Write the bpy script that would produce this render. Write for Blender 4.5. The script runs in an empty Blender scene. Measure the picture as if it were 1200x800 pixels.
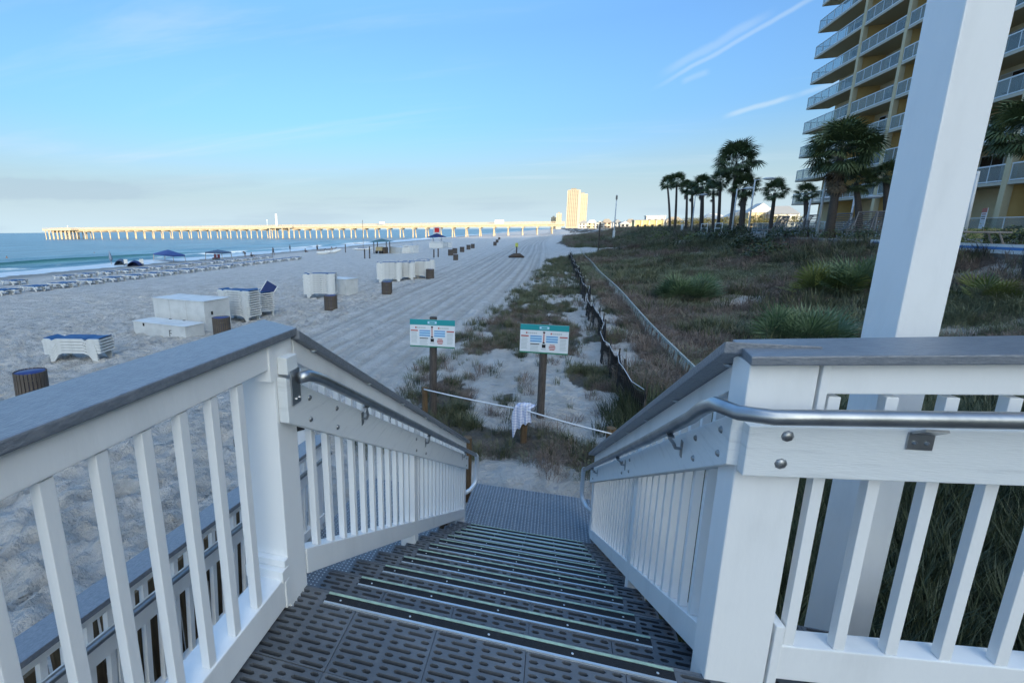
import bpy, bmesh, math, random
import numpy as np
from mathutils import Vector, Matrix, Euler
rnd = random.Random(7)
C = bpy.context.scene.collection
SC = bpy.context.scene
pi = math.pi

# ------------------------------------------------------------------ camera
# world frame: +Y runs down the stairs (along the coast), +X inland, z = 0 is the deck
PX, PY, F = 486.34, 390.17, 555.05
PIT, ROLL, AZ = 0.215442, -0.0093519, 0.289016
CH = 1.39768
def _rz(v):
    x, y, z = v
    c, s = math.cos(AZ), math.sin(AZ)
    return Vector((x*c - y*s, x*s + y*c, z))
_F0 = Vector((0, math.cos(PIT), -math.sin(PIT))); _R0 = Vector((1, 0, 0)); _U0 = _R0.cross(_F0)
_R1 = _R0*math.cos(ROLL) + _U0*math.sin(ROLL); _U1 = -_R0*math.sin(ROLL) + _U0*math.cos(ROLL)
FW, RT, UP = _rz(_F0), _rz(_R1), _rz(_U1)
cam = bpy.data.cameras.new('camera'); co = bpy.data.objects.new('camera', cam); C.objects.link(co)
M3 = Matrix((RT, UP, -FW)).transposed()
co.matrix_world = Matrix.Translation((0, 0, CH)) @ M3.to_4x4()
cam.sensor_width = 36; cam.lens = 36*F/1200
cam.shift_x = (600-PX)/1200; cam.shift_y = (PY-400)/1200
cam.clip_start = 0.05; cam.clip_end = 200000
SC.camera = co
def ray(x, y): return FW*F + RT*(x-PX) - UP*(y-PY)
def at(x, y, z=0):
    r = ray(x, y); return Vector((0, 0, CH)) + r*((z-CH)/r.z)
def aty(x, y, Y):
    r = ray(x, y); return Vector((0, 0, CH)) + r*(Y/r.y)
def atx(x, y, X):
    r = ray(x, y); return Vector((0, 0, CH)) + r*(X/r.x)

# ------------------------------------------------------------------ light, sky, exposure
SUN_EL = math.radians(7.5)
SUN_AZ = math.radians(150.0)            # clockwise from +Y: behind the camera, inland side
SC.view_settings.view_transform = 'Standard'; SC.view_settings.look = 'None'
SC.view_settings.exposure = 1.88; SC.view_settings.gamma = 1.0
w = bpy.data.worlds.new('World'); SC.world = w; w.use_nodes = True
nt = w.node_tree; nt.nodes.clear()
def nd(nt, typ, **kw):
    n = nt.nodes.new(typ)
    for k, v in kw.items():
        if k.startswith('i_'): n.inputs[k[2:].replace('_', ' ')].default_value = v
        elif k.startswith('n_'): n.inputs[int(k[2:])].default_value = v
        else: setattr(n, k, v)
    return n
def math_n(nt, op, a, b=None, c=None, clamp=False):
    n = nt.nodes.new('ShaderNodeMath'); n.operation = op; n.use_clamp = clamp
    for i, v in enumerate((a, b, c)):
        if v is None: continue
        if isinstance(v, (int, float)): n.inputs[i].default_value = v
        else: nt.links.new(v, n.inputs[i])
    return n.outputs[0]
def vmath(nt, op, a, b=None):
    n = nt.nodes.new('ShaderNodeVectorMath'); n.operation = op
    for i, v in enumerate((a, b)):
        if v is None: continue
        if isinstance(v, (tuple, list, Vector)): n.inputs[i].default_value = tuple(v)
        else: nt.links.new(v, n.inputs[i])
    return n.outputs['Value'] if op in ('DOT_PRODUCT', 'LENGTH') else n.outputs[0]
def sstep(nt, v, a, b, lo=0., hi=1.):
    n = nt.nodes.new('ShaderNodeMapRange'); n.interpolation_type = 'SMOOTHSTEP'
    nt.links.new(v, n.inputs['Value'])
    n.inputs['From Min'].default_value = a; n.inputs['From Max'].default_value = b
    n.inputs['To Min'].default_value = lo; n.inputs['To Max'].default_value = hi
    return n.outputs[0]
sky = nd(nt, 'ShaderNodeTexSky', sky_type='NISHITA', sun_disc=False, sun_elevation=SUN_EL, sun_rotation=SUN_AZ,
         air_density=1.0, dust_density=4.0, ozone_density=3.0, altitude=0)
tc = nd(nt, 'ShaderNodeTexCoord'); dirv = vmath(nt, 'NORMALIZE', tc.outputs['Generated'])
sep = nd(nt, 'ShaderNodeSeparateXYZ'); nt.links.new(dirv, sep.inputs[0])
zc = math_n(nt, 'MAXIMUM', sep.outputs[2], 0.02)
# the high sky keeps nearly the tone of the sky at 30 degrees, brightened to add fill light: lower the lookup height above that
zl_ = math_n(nt, 'MINIMUM', sep.outputs[2], math_n(nt, 'ADD', math_n(nt, 'MULTIPLY', sep.outputs[2], 0.12), 0.30))
hor = math_n(nt, 'SQRT', math_n(nt, 'MAXIMUM', math_n(nt, 'SUBTRACT', 1.0, math_n(nt, 'MULTIPLY', sep.outputs[2], sep.outputs[2])), 1e-5))
rat = math_n(nt, 'DIVIDE', math_n(nt, 'SQRT', math_n(nt, 'SUBTRACT', 1.0, math_n(nt, 'MULTIPLY', zl_, zl_))), hor)
cb = nd(nt, 'ShaderNodeCombineXYZ'); nt.links.new(math_n(nt, 'MULTIPLY', sep.outputs[0], rat), cb.inputs[0]); nt.links.new(math_n(nt, 'MULTIPLY', sep.outputs[1], rat), cb.inputs[1]); nt.links.new(zl_, cb.inputs[2])
nt.links.new(cb.outputs[0], sky.inputs[0])
tint = nd(nt, 'ShaderNodeMix', data_type='RGBA', blend_type='MULTIPLY'); tint.inputs[0].default_value = 1; nt.links.new(sky.outputs[0], tint.inputs[6]); tint.inputs[7].default_value = (.75, .875, 1.02, 1)
haz = nd(nt, 'ShaderNodeMix', data_type='RGBA'); nt.links.new(sstep(nt, sep.outputs[2], .21, -.01, 0., .95), haz.inputs['Factor']); nt.links.new(tint.outputs[2], haz.inputs[6]); haz.inputs[7].default_value = (1.55, 1.98, 2.22, 1)
# clouds live on a flat layer overhead: direction divided by its height
px_ = math_n(nt, 'DIVIDE', sep.outputs[0], math_n(nt, 'ADD', zc, 0.08)); py_ = math_n(nt, 'DIVIDE', sep.outputs[1], math_n(nt, 'ADD', zc, 0.08))
comb = nd(nt, 'ShaderNodeCombineXYZ'); nt.links.new(px_, comb.inputs[0]); nt.links.new(py_, comb.inputs[1])
mp = nd(nt, 'ShaderNodeMapping'); nt.links.new(comb.outputs[0], mp.inputs[0])
mp.inputs['Rotation'].default_value = (0, 0, 0.75); mp.inputs['Scale'].default_value = (0.35, 1.5, 1)
n1 = nd(nt, 'ShaderNodeTexNoise', i_Scale=1.1, i_Detail=8, i_Roughness=0.55, i_Distortion=0.6); nt.links.new(mp.outputs[0], n1.inputs['Vector'])
cirrus = math_n(nt, 'MULTIPLY', sstep(nt, n1.outputs[0], 0.50, 0.80), 0.34)
cirrus = math_n(nt, 'MULTIPLY', cirrus, sstep(nt, sep.outputs[2], 0.01, 0.10))
# low banks near the horizon over the sea
mp2 = nd(nt, 'ShaderNodeMapping'); nt.links.new(dirv, mp2.inputs[0]); mp2.inputs['Scale'].default_value = (1.6, 1.6, 16); mp2.inputs['Location'].default_value = (0.3, 0.1, 0.0)
n2 = nd(nt, 'ShaderNodeTexNoise', i_Scale=1.7, i_Detail=7, i_Roughness=0.55); nt.links.new(mp2.outputs[0], n2.inputs['Vector'])
bank = math_n(nt, 'MULTIPLY', sstep(nt, n2.outputs[0], 0.48, 0.66), sstep(nt, sep.outputs[2], 0.16, 0.03))
def contrail(p, q, wid, strength):
    a = ray(*p).normalized(); b = ray(*q).normalized(); nrm = a.cross(b).normalized()
    m = (a+b).normalized(); along = nrm.cross(m); half = abs(along.dot(a))
    nz = nd(nt, 'ShaderNodeTexNoise', i_Scale=22, i_Detail=4); nt.links.new(dirv, nz.inputs['Vector'])
    dd = math_n(nt, 'ABSOLUTE', math_n(nt, 'ADD', vmath(nt, 'DOT_PRODUCT', dirv, nrm), math_n(nt, 'MULTIPLY', math_n(nt, 'SUBTRACT', nz.outputs[0], .5), wid*1.2)))
    w_ = sstep(nt, dd, wid, wid*0.1)
    al = math_n(nt, 'ABSOLUTE', vmath(nt, 'DOT_PRODUCT', dirv, along))
    f_ = math_n(nt, 'GREATER_THAN', vmath(nt, 'DOT_PRODUCT', dirv, m), 0.0)
    return math_n(nt, 'MULTIPLY', math_n(nt, 'MULTIPLY', math_n(nt, 'MULTIPLY', w_, sstep(nt, al, half*1.15, half*0.55)), f_), strength)
cts = [contrail((770, 102), (985, -20), 0.0055, .30), contrail((775, 88), (905, 14), 0.010, .22), contrail((848, 137), (932, 112), 0.006, .45), contrail((930, 113), (1010, 88), 0.006, .25),
       contrail((798, 98), (832, 84), 0.007, .2)]
cl = cirrus
for c_ in cts: cl = math_n(nt, 'ADD', cl, c_, clamp=True)
mixc = nd(nt, 'ShaderNodeMix', data_type='RGBA'); nt.links.new(cl, mixc.inputs['Factor'])
nt.links.new(haz.outputs[2], mixc.inputs[6]); mixc.inputs[7].default_value = (1.65, 1.98, 2.2, 1)
bank = math_n(nt, 'ADD', math_n(nt, 'MULTIPLY', bank, .7), math_n(nt, 'MULTIPLY', contrail((-150, 212), (190, 230), .026, 1.2), sstep(nt, n2.outputs[0], .36, .58)), clamp=True)
mixb = nd(nt, 'ShaderNodeMix', data_type='RGBA'); nt.links.new(math_n(nt, 'MULTIPLY', bank, .5), mixb.inputs['Factor'])
nt.links.new(mixc.outputs[2], mixb.inputs[6]); mixb.inputs[7].default_value = (1.0, 1.32, 1.62, 1)
bg = nd(nt, 'ShaderNodeBackground'); bg.inputs['Strength'].default_value = 0.12
nt.links.new(mixb.outputs[2], bg.inputs[0])
wo = nd(nt, 'ShaderNodeOutputWorld'); nt.links.new(bg.outputs[0], wo.inputs[0])
sl = bpy.data.lights.new('sun', 'SUN'); so = bpy.data.objects.new('sun', sl); C.objects.link(so)
sl.energy = 2.0; sl.angle = math.radians(0.5); sl.color = (1.0, 0.84, 0.62)
_sd = Vector((math.sin(SUN_AZ)*math.cos(SUN_EL), math.cos(SUN_AZ)*math.cos(SUN_EL), math.sin(SUN_EL)))
so.rotation_euler = (-_sd).to_track_quat('-Z', 'Y').to_euler()

# ------------------------------------------------------------------ helpers
MATS = {}
def mat(name, col, rough=.6, metal=0., col2=None, nscale=4., bump=0., bscale=None, detail=6, spec=.5, stretch=None, lo=.35, hi=.7, trans=0.):
    if name in MATS: return MATS[name]
    m = bpy.data.materials.new(name); m.use_nodes = True; t = m.node_tree; b = t.nodes['Principled BSDF']
    b.inputs['Base Color'].default_value = (*col, 1); b.inputs['Roughness'].default_value = rough; b.inputs['Metallic'].default_value = metal
    b.inputs['Specular IOR Level'].default_value = spec
    if trans: b.inputs['Transmission Weight'].default_value = trans
    g = nd(t, 'ShaderNodeTexCoord'); src = g.outputs['Object']
    if stretch:
        mm = nd(t, 'ShaderNodeMapping'); mm.inputs['Scale'].default_value = stretch; t.links.new(src, mm.inputs[0]); src = mm.outputs[0]
    if col2:
        n = nd(t, 'ShaderNodeTexNoise', i_Scale=nscale, i_Detail=detail, i_Roughness=.6); t.links.new(src, n.inputs['Vector'])
        f = sstep(t, n.outputs[0], lo, hi); mx = nd(t, 'ShaderNodeMix', data_type='RGBA'); t.links.new(f, mx.inputs['Factor'])
        mx.inputs[6].default_value = (*col, 1); mx.inputs[7].default_value = (*col2, 1); t.links.new(mx.outputs[2], b.inputs['Base Color'])
    if bump:
        n = nd(t, 'ShaderNodeTexNoise', i_Scale=bscale or nscale*4, i_Detail=5); t.links.new(src, n.inputs['Vector'])
        bp = nd(t, 'ShaderNodeBump', i_Strength=bump, i_Distance=.01); t.links.new(n.outputs[0], bp.inputs['Height']); t.links.new(bp.outputs[0], b.inputs['Normal'])
    MATS[name] = m; return m

class MB:
    def __init__(s): s.v = []; s.f = []; s.mi = []; s.cur = 0
    def add(s, vs, fs):
        o = len(s.v); s.v += [tuple(v) for v in vs]; s.f += [tuple(i+o for i in f) for f in fs]; s.mi += [s.cur]*len(fs); return s
    def box(s, x0, x1, y0, y1, z0, z1, M=None):
        vs = [Vector((x, y, z)) for z in (z0, z1) for y in (y0, y1) for x in (x0, x1)]
        if M is not None: vs = [M @ v for v in vs]
        return s.add(vs, [(0, 2, 3, 1), (4, 5, 7, 6), (0, 1, 5, 4), (2, 6, 7, 3), (0, 4, 6, 2), (1, 3, 7, 5)])
    def beam(s, a, b, w_, h_, up=(0, 0, 1)):   # box from a to b, width w_ across, height h_ along up
        a = Vector(a); b = Vector(b); d = (b-a).normalized(); up = Vector(up); sd = d.cross(up)
        if sd.length < 1e-4: sd = d.cross(Vector((0, 1, 0)))
        sd.normalize(); u = sd.cross(d).normalized()
        vs = [p + sd*i*w_/2 + u*j*h_/2 for p in (a, b) for j in (-1, 1) for i in (-1, 1)]
        return s.add(vs, [(0, 1, 3, 2), (4, 6, 7, 5), (0, 4, 5, 1), (2, 3, 7, 6), (0, 2, 6, 4), (1, 5, 7, 3)])
    def vslab(s, a, b, w_, h0, h1):            # sloping board with vertical ends: a,b on its path, z offsets h0..h1
        a = Vector(a); b = Vector(b); d = Vector((b.x-a.x, b.y-a.y, 0)).normalized(); sd = Vector((d.y, -d.x, 0))
        vs = [p + sd*i*w_/2 + Vector((0, 0, h)) for p in (a, b) for h in (h0, h1) for i in (-1, 1)]
        return s.add(vs, [(0, 1, 3, 2), (4, 6, 7, 5), (0, 4, 5, 1), (2, 3, 7, 6), (0, 2, 6, 4), (1, 5, 7, 3)])
    def tube(s, pts, r, n=8, caps=True):
        pts = [Vector(p) for p in pts]; rs = r if isinstance(r, (list, tuple)) else [r]*len(pts)
        rings = []; pu = None
        for i, p in enumerate(pts):
            d = (pts[min(i+1, len(pts)-1)] - pts[max(i-1, 0)]).normalized()
            if pu is None: pu = d.orthogonal().normalized()
            u = (pu - d*pu.dot(d)); u = u.normalized() if u.length > 1e-5 else d.orthogonal().normalized(); pu = u; v = d.cross(u)
            rings.append([p + (u*math.cos(2*pi*k/n) + v*math.sin(2*pi*k/n))*rs[i] for k in range(n)])
        vs = [q for rg in rings for q in rg]; fs = []
        for i in range(len(pts)-1):
            for k in range(n):
                k2 = (k+1) % n; fs.append((i*n+k, i*n+k2, (i+1)*n+k2, (i+1)*n+k))
        if caps: fs += [tuple(range(n))[::-1], tuple((len(pts)-1)*n+k for k in range(n))]
        return s.add(vs, fs)
    def prism(s, poly, a, b, M=None):          # poly in (u,v) -> x in a..b, (y,z)=poly
        n = len(poly); vs = [Vector((a, p[0], p[1])) for p in poly] + [Vector((b, p[0], p[1])) for p in poly]
        if M is not None: vs = [M @ v for v in vs]
        return s.add(vs, [tuple(range(n))[::-1], tuple(range(n, 2*n))] + [(i, (i+1) % n, (i+1) % n + n, i+n) for i in range(n)])
    def ball(s, c, r, n=8, sc=(1, 1, 1)):
        c = Vector(c); vs = [c + Vector((0, 0, -r*sc[2]))]; m = n//2
        for i in range(1, m):
            th = -pi/2 + pi*i/m
            for k in range(n): vs.append(c + Vector((r*sc[0]*math.cos(th)*math.cos(2*pi*k/n), r*sc[1]*math.cos(th)*math.sin(2*pi*k/n), r*sc[2]*math.sin(th))))
        vs.append(c + Vector((0, 0, r*sc[2]))); fs = []
        for k in range(n): fs.append((0, 1+(k+1) % n, 1+k)); fs.append((len(vs)-1, len(vs)-1-n+k, len(vs)-1-n+(k+1) % n))
        for i in range(m-2):
            for k in range(n): a = 1+i*n; fs.append((a+k, a+(k+1) % n, a+n+(k+1) % n, a+n+k))
        return s.add(vs, fs)
    def mesh(s, name, m, smooth=False, bevel=0.):
        me = bpy.data.meshes.new(name); me.from_pydata(s.v, [], s.f)
        for x in (m if isinstance(m, (list, tuple)) else [m]): me.materials.append(x)
        me.polygons.foreach_set('material_index', s.mi)
        if bevel:
            bm = bmesh.new(); bm.from_mesh(me)
            es = [e for e in bm.edges if len(e.link_faces) == 2 and e.calc_face_angle(0) > .7]
            bmesh.ops.bevel(bm, geom=es, offset=bevel, segments=2, profile=.6, affect='EDGES', clamp_overlap=True); bm.to_mesh(me); bm.free()
        me.update()
        if smooth: me.polygons.foreach_set('use_smooth', [True]*len(me.polygons))
        return me
    def build(s, name, m, parent=None, smooth=False, bevel=0., loc=None):
        return link(name, s.mesh(name, m, smooth, bevel), parent, loc)
def link(name, me, parent=None, loc=None, rot=None, scl=None):
    o = bpy.data.objects.new(name, me); C.objects.link(o)
    if parent: o.parent = parent
    if loc is not None: o.location = loc
    if rot is not None: o.rotation_euler = rot
    if scl is not None: o.scale = (scl,)*3 if isinstance(scl, (int, float)) else scl
    return o
def thing(name, label, cat, loc=(0, 0, 0), rz=0, group=None, scl=None):
    o = bpy.data.objects.new(name, None); C.objects.link(o); o.location = loc; o.rotation_euler = (0, 0, rz)
    o.empty_display_size = .1
    if scl: o.scale = (scl,)*3
    return tag(o, label, cat, group)
def tag(o, label, cat, group=None):
    o['label'] = label; o['category'] = cat
    if group: o['group'] = group
    return o
def struct(o): o['kind'] = 'structure'; return o
def dup(root, loc, rz=None, label=None, group=None):
    r = root.copy(); C.objects.link(r); r.location = loc
    if rz is not None: r.rotation_euler = (0, 0, rz)
    if label: r['label'] = label
    if group: r['group'] = group
    for ch in list(root.children):
        c = ch.copy(); C.objects.link(c); c.parent = r
        for g in list(ch.children):
            d = g.copy(); C.objects.link(d); d.parent = c
    return r

# numpy value noise
_tab = np.random.RandomState(3).rand(256, 256)
def vnoise(x, y, seed=0):
    x = np.asarray(x, float) + seed*17.3; y = np.asarray(y, float) + seed*31.7
    xi = np.floor(x).astype(int); yi = np.floor(y).astype(int); fx = x-xi; fy = y-yi
    fx = fx*fx*(3-2*fx); fy = fy*fy*(3-2*fy)
    g = lambda a, b: _tab[a % 256, b % 256]
    return (g(xi, yi)*(1-fx)+g(xi+1, yi)*fx)*(1-fy) + (g(xi, yi+1)*(1-fx)+g(xi+1, yi+1)*fx)*fy
def fbm(x, y, seed=0, o=4):
    s = 0; a = .5
    for i in range(o): s = s + a*vnoise(x*2**i, y*2**i, seed+i); a *= .5
    return s
def smooth(a, b, v): t = np.clip((v-a)/(b-a), 0, 1); return t*t*(3-2*t)

# ------------------------------------------------------------------ terrain
SEA = -4.45
_xs = [-400, -110, -80, -72, -60, -43, -25, -14, -9, -3, 0, 3, 6, 8, 12, 15, 16.5, 40, 400]
_zs = [-20, -6.2, -4.85, -4.40, -4.1, -3.6, -3.2, -2.95, -2.7, -2.25, -2.14, -2.1, -2.0, -1.75, -1.1, -.15, .40, .5, 1.2]
def base_h(x, y):
    z = np.interp(x, _xs, _zs)
    # dune ridges on the inland side and further up the coast
    z = z + smooth(2.5, 7, x)*smooth(18, 12, x)*(fbm(x*.22, y*.22, 5)-.47)*1.3
    z = z + smooth(70, 110, y)*smooth(260, 150, y)*smooth(3, 12, x)*smooth(45, 26, x)*(.15 + .8*(fbm(x*.1, y*.06, 9)-.5))
    z = z + smooth(62, 72, y)*smooth(-4, 4, x)*smooth(14, 6, x)*.5
    return z
def veg_mask(x, y):
    xb = np.interp(y, [0, 8, 11, 12.8, 18, 29, 45, 60, 66, 72, 80, 110, 200, 400], [-2.6, -3.6, -4.4, -4.2, -3.4, -2.6, -2.0, -.5, 5, 6, 2, -1, 4, 8])
    n = fbm(x*.55, y*.35, 21)
    edge = smooth(0, 1.6, x-xb + (n-.5)*2.5)
    path = 1-smooth(66, 69, y)*smooth(77, 73, y)*smooth(14, 10, x)
    return edge*path
SPOTS = []
for (_px, _py, _z, _ax, _ay) in ((875, 352, -1.7, 2.3, .9), (930, 342, -1.3, 2.4, .8), (855, 372, -1.9, .9, .5), (1150, 380, -1.2, 1.6, .6), (780, 300, -1.0, 5, 1.6), (860, 292, -.6, 3, 1.2), (720, 345, -2.1, .9, 1.4)):
    _p = at(_px, _py, _z); SPOTS.append((_p.x, _p.y, _ax, _ay, .35))
def sand_patch(x, y):      # open white sand among the plants
    n = fbm(x*.75, y*.42, 33, 5)
    openz = smooth(.44, .54, n)*smooth(3.3, 2.2, x)*smooth(60, 40, y)
    foot = smooth(7.3, 6.1, y + (n-.5)*1.6)*smooth(1.3, .5, x)
    streak = np.maximum(smooth(.54, .62, fbm(x*.28+y*.06, y*.30-x*.15, 41, 5))*smooth(3, 5, x)*.85, smooth(.60, .68, fbm(x*.5, y*.35, 43, 4))*smooth(2.5, 4, x)*.6)
    ex = 0
    for (sx, sy, ax, ay, an) in SPOTS:
        ca, sa = math.cos(an), math.sin(an); dx = (x-sx)*ca+(y-sy)*sa; dy = -(x-sx)*sa+(y-sy)*ca
        ex = np.maximum(ex, smooth(1.3, .5, np.sqrt((dx/ax)**2+(dy/ay)**2) + (fbm(x*1.3, y*1.3, 47)-.47)*2.2))
    return np.clip(np.maximum(np.maximum(openz, foot), np.maximum(streak, ex)), 0, 1)
def detail_h(x, y):
    near = np.clip(1 - np.hypot(x+3, y-4)/60., 0, 1)
    v = veg_mask(x, y)
    lump = 0
    for s_, (f_, a_) in enumerate(((1.5, .08), (3.1, .12), (5.8, .09))):
        wx = x + .25*vnoise(x*1.3, y*1.3, 50); n = vnoise(wx*f_, y*f_*1.1, 60+s_*3); lump = lump - a_*(np.abs(n-.5)*2-.4)
    lump = lump + .05*(vnoise(x*.5, y*.5, 70)-.5)
    # machine-raked / driven lanes up the middle of the beach
    lane_c = -6.2 + .0016*(y-30)**2*smooth(0, 60, y) - .012*(y-10)
    u = x - (-6.4 + 1.2*np.sin(y*.028+.6))
    lane = smooth(5.2, 3.6, np.abs(u))*smooth(6, 12, y)
    ruts = lane*(-.055*(np.abs(np.sin(u*pi/1.05 + 1.2*vnoise(x*.35, y*.06, 83)))**8) - .04*(np.abs(np.sin(u*pi/.68 + 1.6*vnoise(x*.4, y*.05, 87)))**10) + .012*np.sin(u*2*pi/.27+3*vnoise(x*.8, y*.2, 85)) + .06*vnoise(x*2.4, y*1.2, 81))
    rake = (1-lane)*.02*np.sin((x*.35+y*1.0)*2*pi/.9 + 3*vnoise(x*.3, y*.3, 90))*smooth(-9, -14, x)
    k = (1-.75*lane)*(1-.55*v)*(1+.55*smooth(14, 6, np.hypot(x, y)))
    far = smooth(0, .5, near)
    mat_ = smooth(-1.5, -1.0, x)*smooth(1.2, .7, x)*smooth(3.2, 4.2, y)*smooth(6.5, 6.0, y)
    return (lump*k*(.35+.65*far)*1.15 + ruts + rake*.6)*(1-.9*mat_) - .09*mat_
def G(x, y): return float(base_h(np.array(float(x)), np.array(float(y))))
def GD(x, y): return float(base_h(np.array(float(x)), np.array(float(y)))+detail_h(np.array(float(x)), np.array(float(y))))
def gnd(px, py):           # where the ray of a photo pixel meets the ground
    z = -2.5
    for _ in range(30):
        p = at(px, py, z); z = .5*z + .5*G(p.x, p.y)
    p = at(px, py, z); return Vector((p.x, p.y, G(p.x, p.y)))
def gline(segs):
    out = []
    for a, b, st in segs:
        out += list(np.arange(a, b, st))
    return np.array(out + [segs[-1][1]])
def geo(a, b, n): return list(np.geomspace(1, abs(b-a)+1, n)[1:]*np.sign(b-a) + a - np.sign(b-a))
gx = np.array(sorted(geo(-24, -400, 60) + list(np.arange(-24, 5, .075)) + list(np.arange(5, 20, .25)) + geo(20, 60000, 60)))
gy = np.array(sorted(geo(-2, -600, 30) + list(np.arange(-2, 26, .075)) + geo(26, 120, 260) + geo(120, 70000, 90)))
gx = np.unique(np.round(gx, 4)); gy = np.unique(np.round(gy, 4))
XX, YY = np.meshgrid(gx, gy, indexing='ij')
ZZ = base_h(XX, YY) + detail_h(XX, YY)*smooth(900, 200, np.abs(YY))
def grid_mesh(name, gx, gy, XX, YY, ZZ, m):
    nx, ny = len(gx), len(gy); me = bpy.data.meshes.new(name)
    idx = np.arange(nx*ny).reshape(nx, ny)
    q = np.stack([idx[:-1, :-1], idx[1:, :-1], idx[1:, 1:], idx[:-1, 1:]], -1).reshape(-1, 4)
    me.vertices.add(nx*ny); me.vertices.foreach_set('co', np.stack([XX, YY, ZZ], -1).astype(np.float32).ravel())
    me.loops.add(q.size); me.loops.foreach_set('vertex_index', q.ravel().astype(np.int32))
    me.polygons.add(len(q)); me.polygons.foreach_set('loop_start', np.arange(0, q.size, 4, dtype=np.int32))
    me.polygons.foreach_set('use_smooth', np.ones(len(q), bool)); me.update(calc_edges=True); me.materials.append(m)
    return me
def fattr(me, name, arr):
    a = me.attributes.new(name, 'FLOAT', 'POINT'); a.data.foreach_set('value', np.asarray(arr, np.float32).ravel())
# sand material: pale quartz sand, damp strip at the water, leaf litter under the plants
sm = bpy.data.materials.new('beach_sand'); sm.use_nodes = True; t = sm.node_tree; b = t.nodes['Principled BSDF']
gm = nd(t, 'ShaderNodeNewGeometry'); a_v = nd(t, 'ShaderNodeAttribute', attribute_name='veg'); a_w = nd(t, 'ShaderNodeAttribute', attribute_name='wet')
nA = nd(t, 'ShaderNodeTexNoise', i_Scale=1.3, i_Detail=8, i_Roughness=.65); t.links.new(gm.outputs['Position'], nA.inputs['Vector'])
m1 = nd(t, 'ShaderNodeMix', data_type='RGBA'); t.links.new(sstep(t, nA.outputs[0], .3, .7), m1.inputs['Factor']); m1.inputs[6].default_value = (.47, .455, .425, 1); m1.inputs[7].default_value = (.62, .60, .57, 1)
nB = nd(t, 'ShaderNodeTexNoise', i_Scale=14, i_Detail=6, i_Roughness=.7); t.links.new(gm.outputs['Position'], nB.inputs['Vector'])
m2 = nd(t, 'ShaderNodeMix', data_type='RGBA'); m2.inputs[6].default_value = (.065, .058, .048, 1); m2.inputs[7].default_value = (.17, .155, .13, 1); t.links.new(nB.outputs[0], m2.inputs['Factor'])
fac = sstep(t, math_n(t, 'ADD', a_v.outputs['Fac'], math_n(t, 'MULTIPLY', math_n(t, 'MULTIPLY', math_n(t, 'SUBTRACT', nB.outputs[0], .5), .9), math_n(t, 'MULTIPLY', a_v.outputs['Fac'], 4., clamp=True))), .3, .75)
a_t = nd(t, 'ShaderNodeAttribute', attribute_name='rut_shade'); mt_ = nd(t, 'ShaderNodeMix', data_type='RGBA'); t.links.new(math_n(t, 'MULTIPLY', a_t.outputs['Fac'], .62), mt_.inputs['Factor']); t.links.new(m1.outputs[2], mt_.inputs[6]); mt_.inputs[7].default_value = (.27, .255, .235, 1)
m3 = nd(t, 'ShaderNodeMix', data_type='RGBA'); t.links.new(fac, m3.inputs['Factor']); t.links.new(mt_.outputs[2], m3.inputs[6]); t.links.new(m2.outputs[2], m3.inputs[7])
m4 = nd(t, 'ShaderNodeMix', data_type='RGBA'); t.links.new(a_w.outputs['Fac'], m4.inputs['Factor']); t.links.new(m3.outputs[2], m4.inputs[6]); m4.inputs[7].default_value = (.22, .205, .18, 1)
t.links.new(m4.outputs[2], b.inputs['Base Color']); b.inputs['Roughness'].default_value = .9; b.inputs['Specular IOR Level'].default_value = .2
t.links.new(sstep(t, a_w.outputs['Fac'], 0, 1, .9, .45), b.inputs['Roughness'])
nC = nd(t, 'ShaderNodeTexNoise', i_Scale=5.5, i_Detail=8, i_Roughness=.62); t.links.new(gm.outputs['Position'], nC.inputs['Vector'])
bp = nd(t, 'ShaderNodeBump', i_Strength=1.0, i_Distance=.24); t.links.new(nC.outputs[0], bp.inputs['Height']); t.links.new(bp.outputs[0], b.inputs['Normal'])
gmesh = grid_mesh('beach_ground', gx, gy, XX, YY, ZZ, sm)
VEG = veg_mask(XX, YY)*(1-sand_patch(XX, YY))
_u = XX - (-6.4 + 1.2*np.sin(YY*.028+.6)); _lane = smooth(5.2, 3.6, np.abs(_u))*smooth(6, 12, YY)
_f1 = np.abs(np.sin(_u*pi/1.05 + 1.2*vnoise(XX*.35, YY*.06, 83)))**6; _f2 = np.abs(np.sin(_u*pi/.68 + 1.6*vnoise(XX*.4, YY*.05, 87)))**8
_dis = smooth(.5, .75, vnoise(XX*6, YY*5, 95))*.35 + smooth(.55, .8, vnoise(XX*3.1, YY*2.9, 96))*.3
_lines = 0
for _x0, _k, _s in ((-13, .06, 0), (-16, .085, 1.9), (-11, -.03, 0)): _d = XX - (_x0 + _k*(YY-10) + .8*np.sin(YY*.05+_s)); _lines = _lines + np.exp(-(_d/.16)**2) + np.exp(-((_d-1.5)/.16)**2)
fattr(gmesh, 'rut_shade', np.clip(np.maximum(_f1, _f2)*_lane*(.45+.55*vnoise(XX*.8, YY*.15, 89)) + _dis*(1-_lane)*smooth(60, 20, YY) + .5*_lines*smooth(8, 14, YY)*smooth(120, 60, YY), 0, 1))  # darker sand colour stands in for the shading of ruts and tracks
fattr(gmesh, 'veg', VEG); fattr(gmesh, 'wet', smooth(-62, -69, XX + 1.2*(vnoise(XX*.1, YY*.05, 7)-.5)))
struct(link('beach_ground', gmesh))

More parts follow.
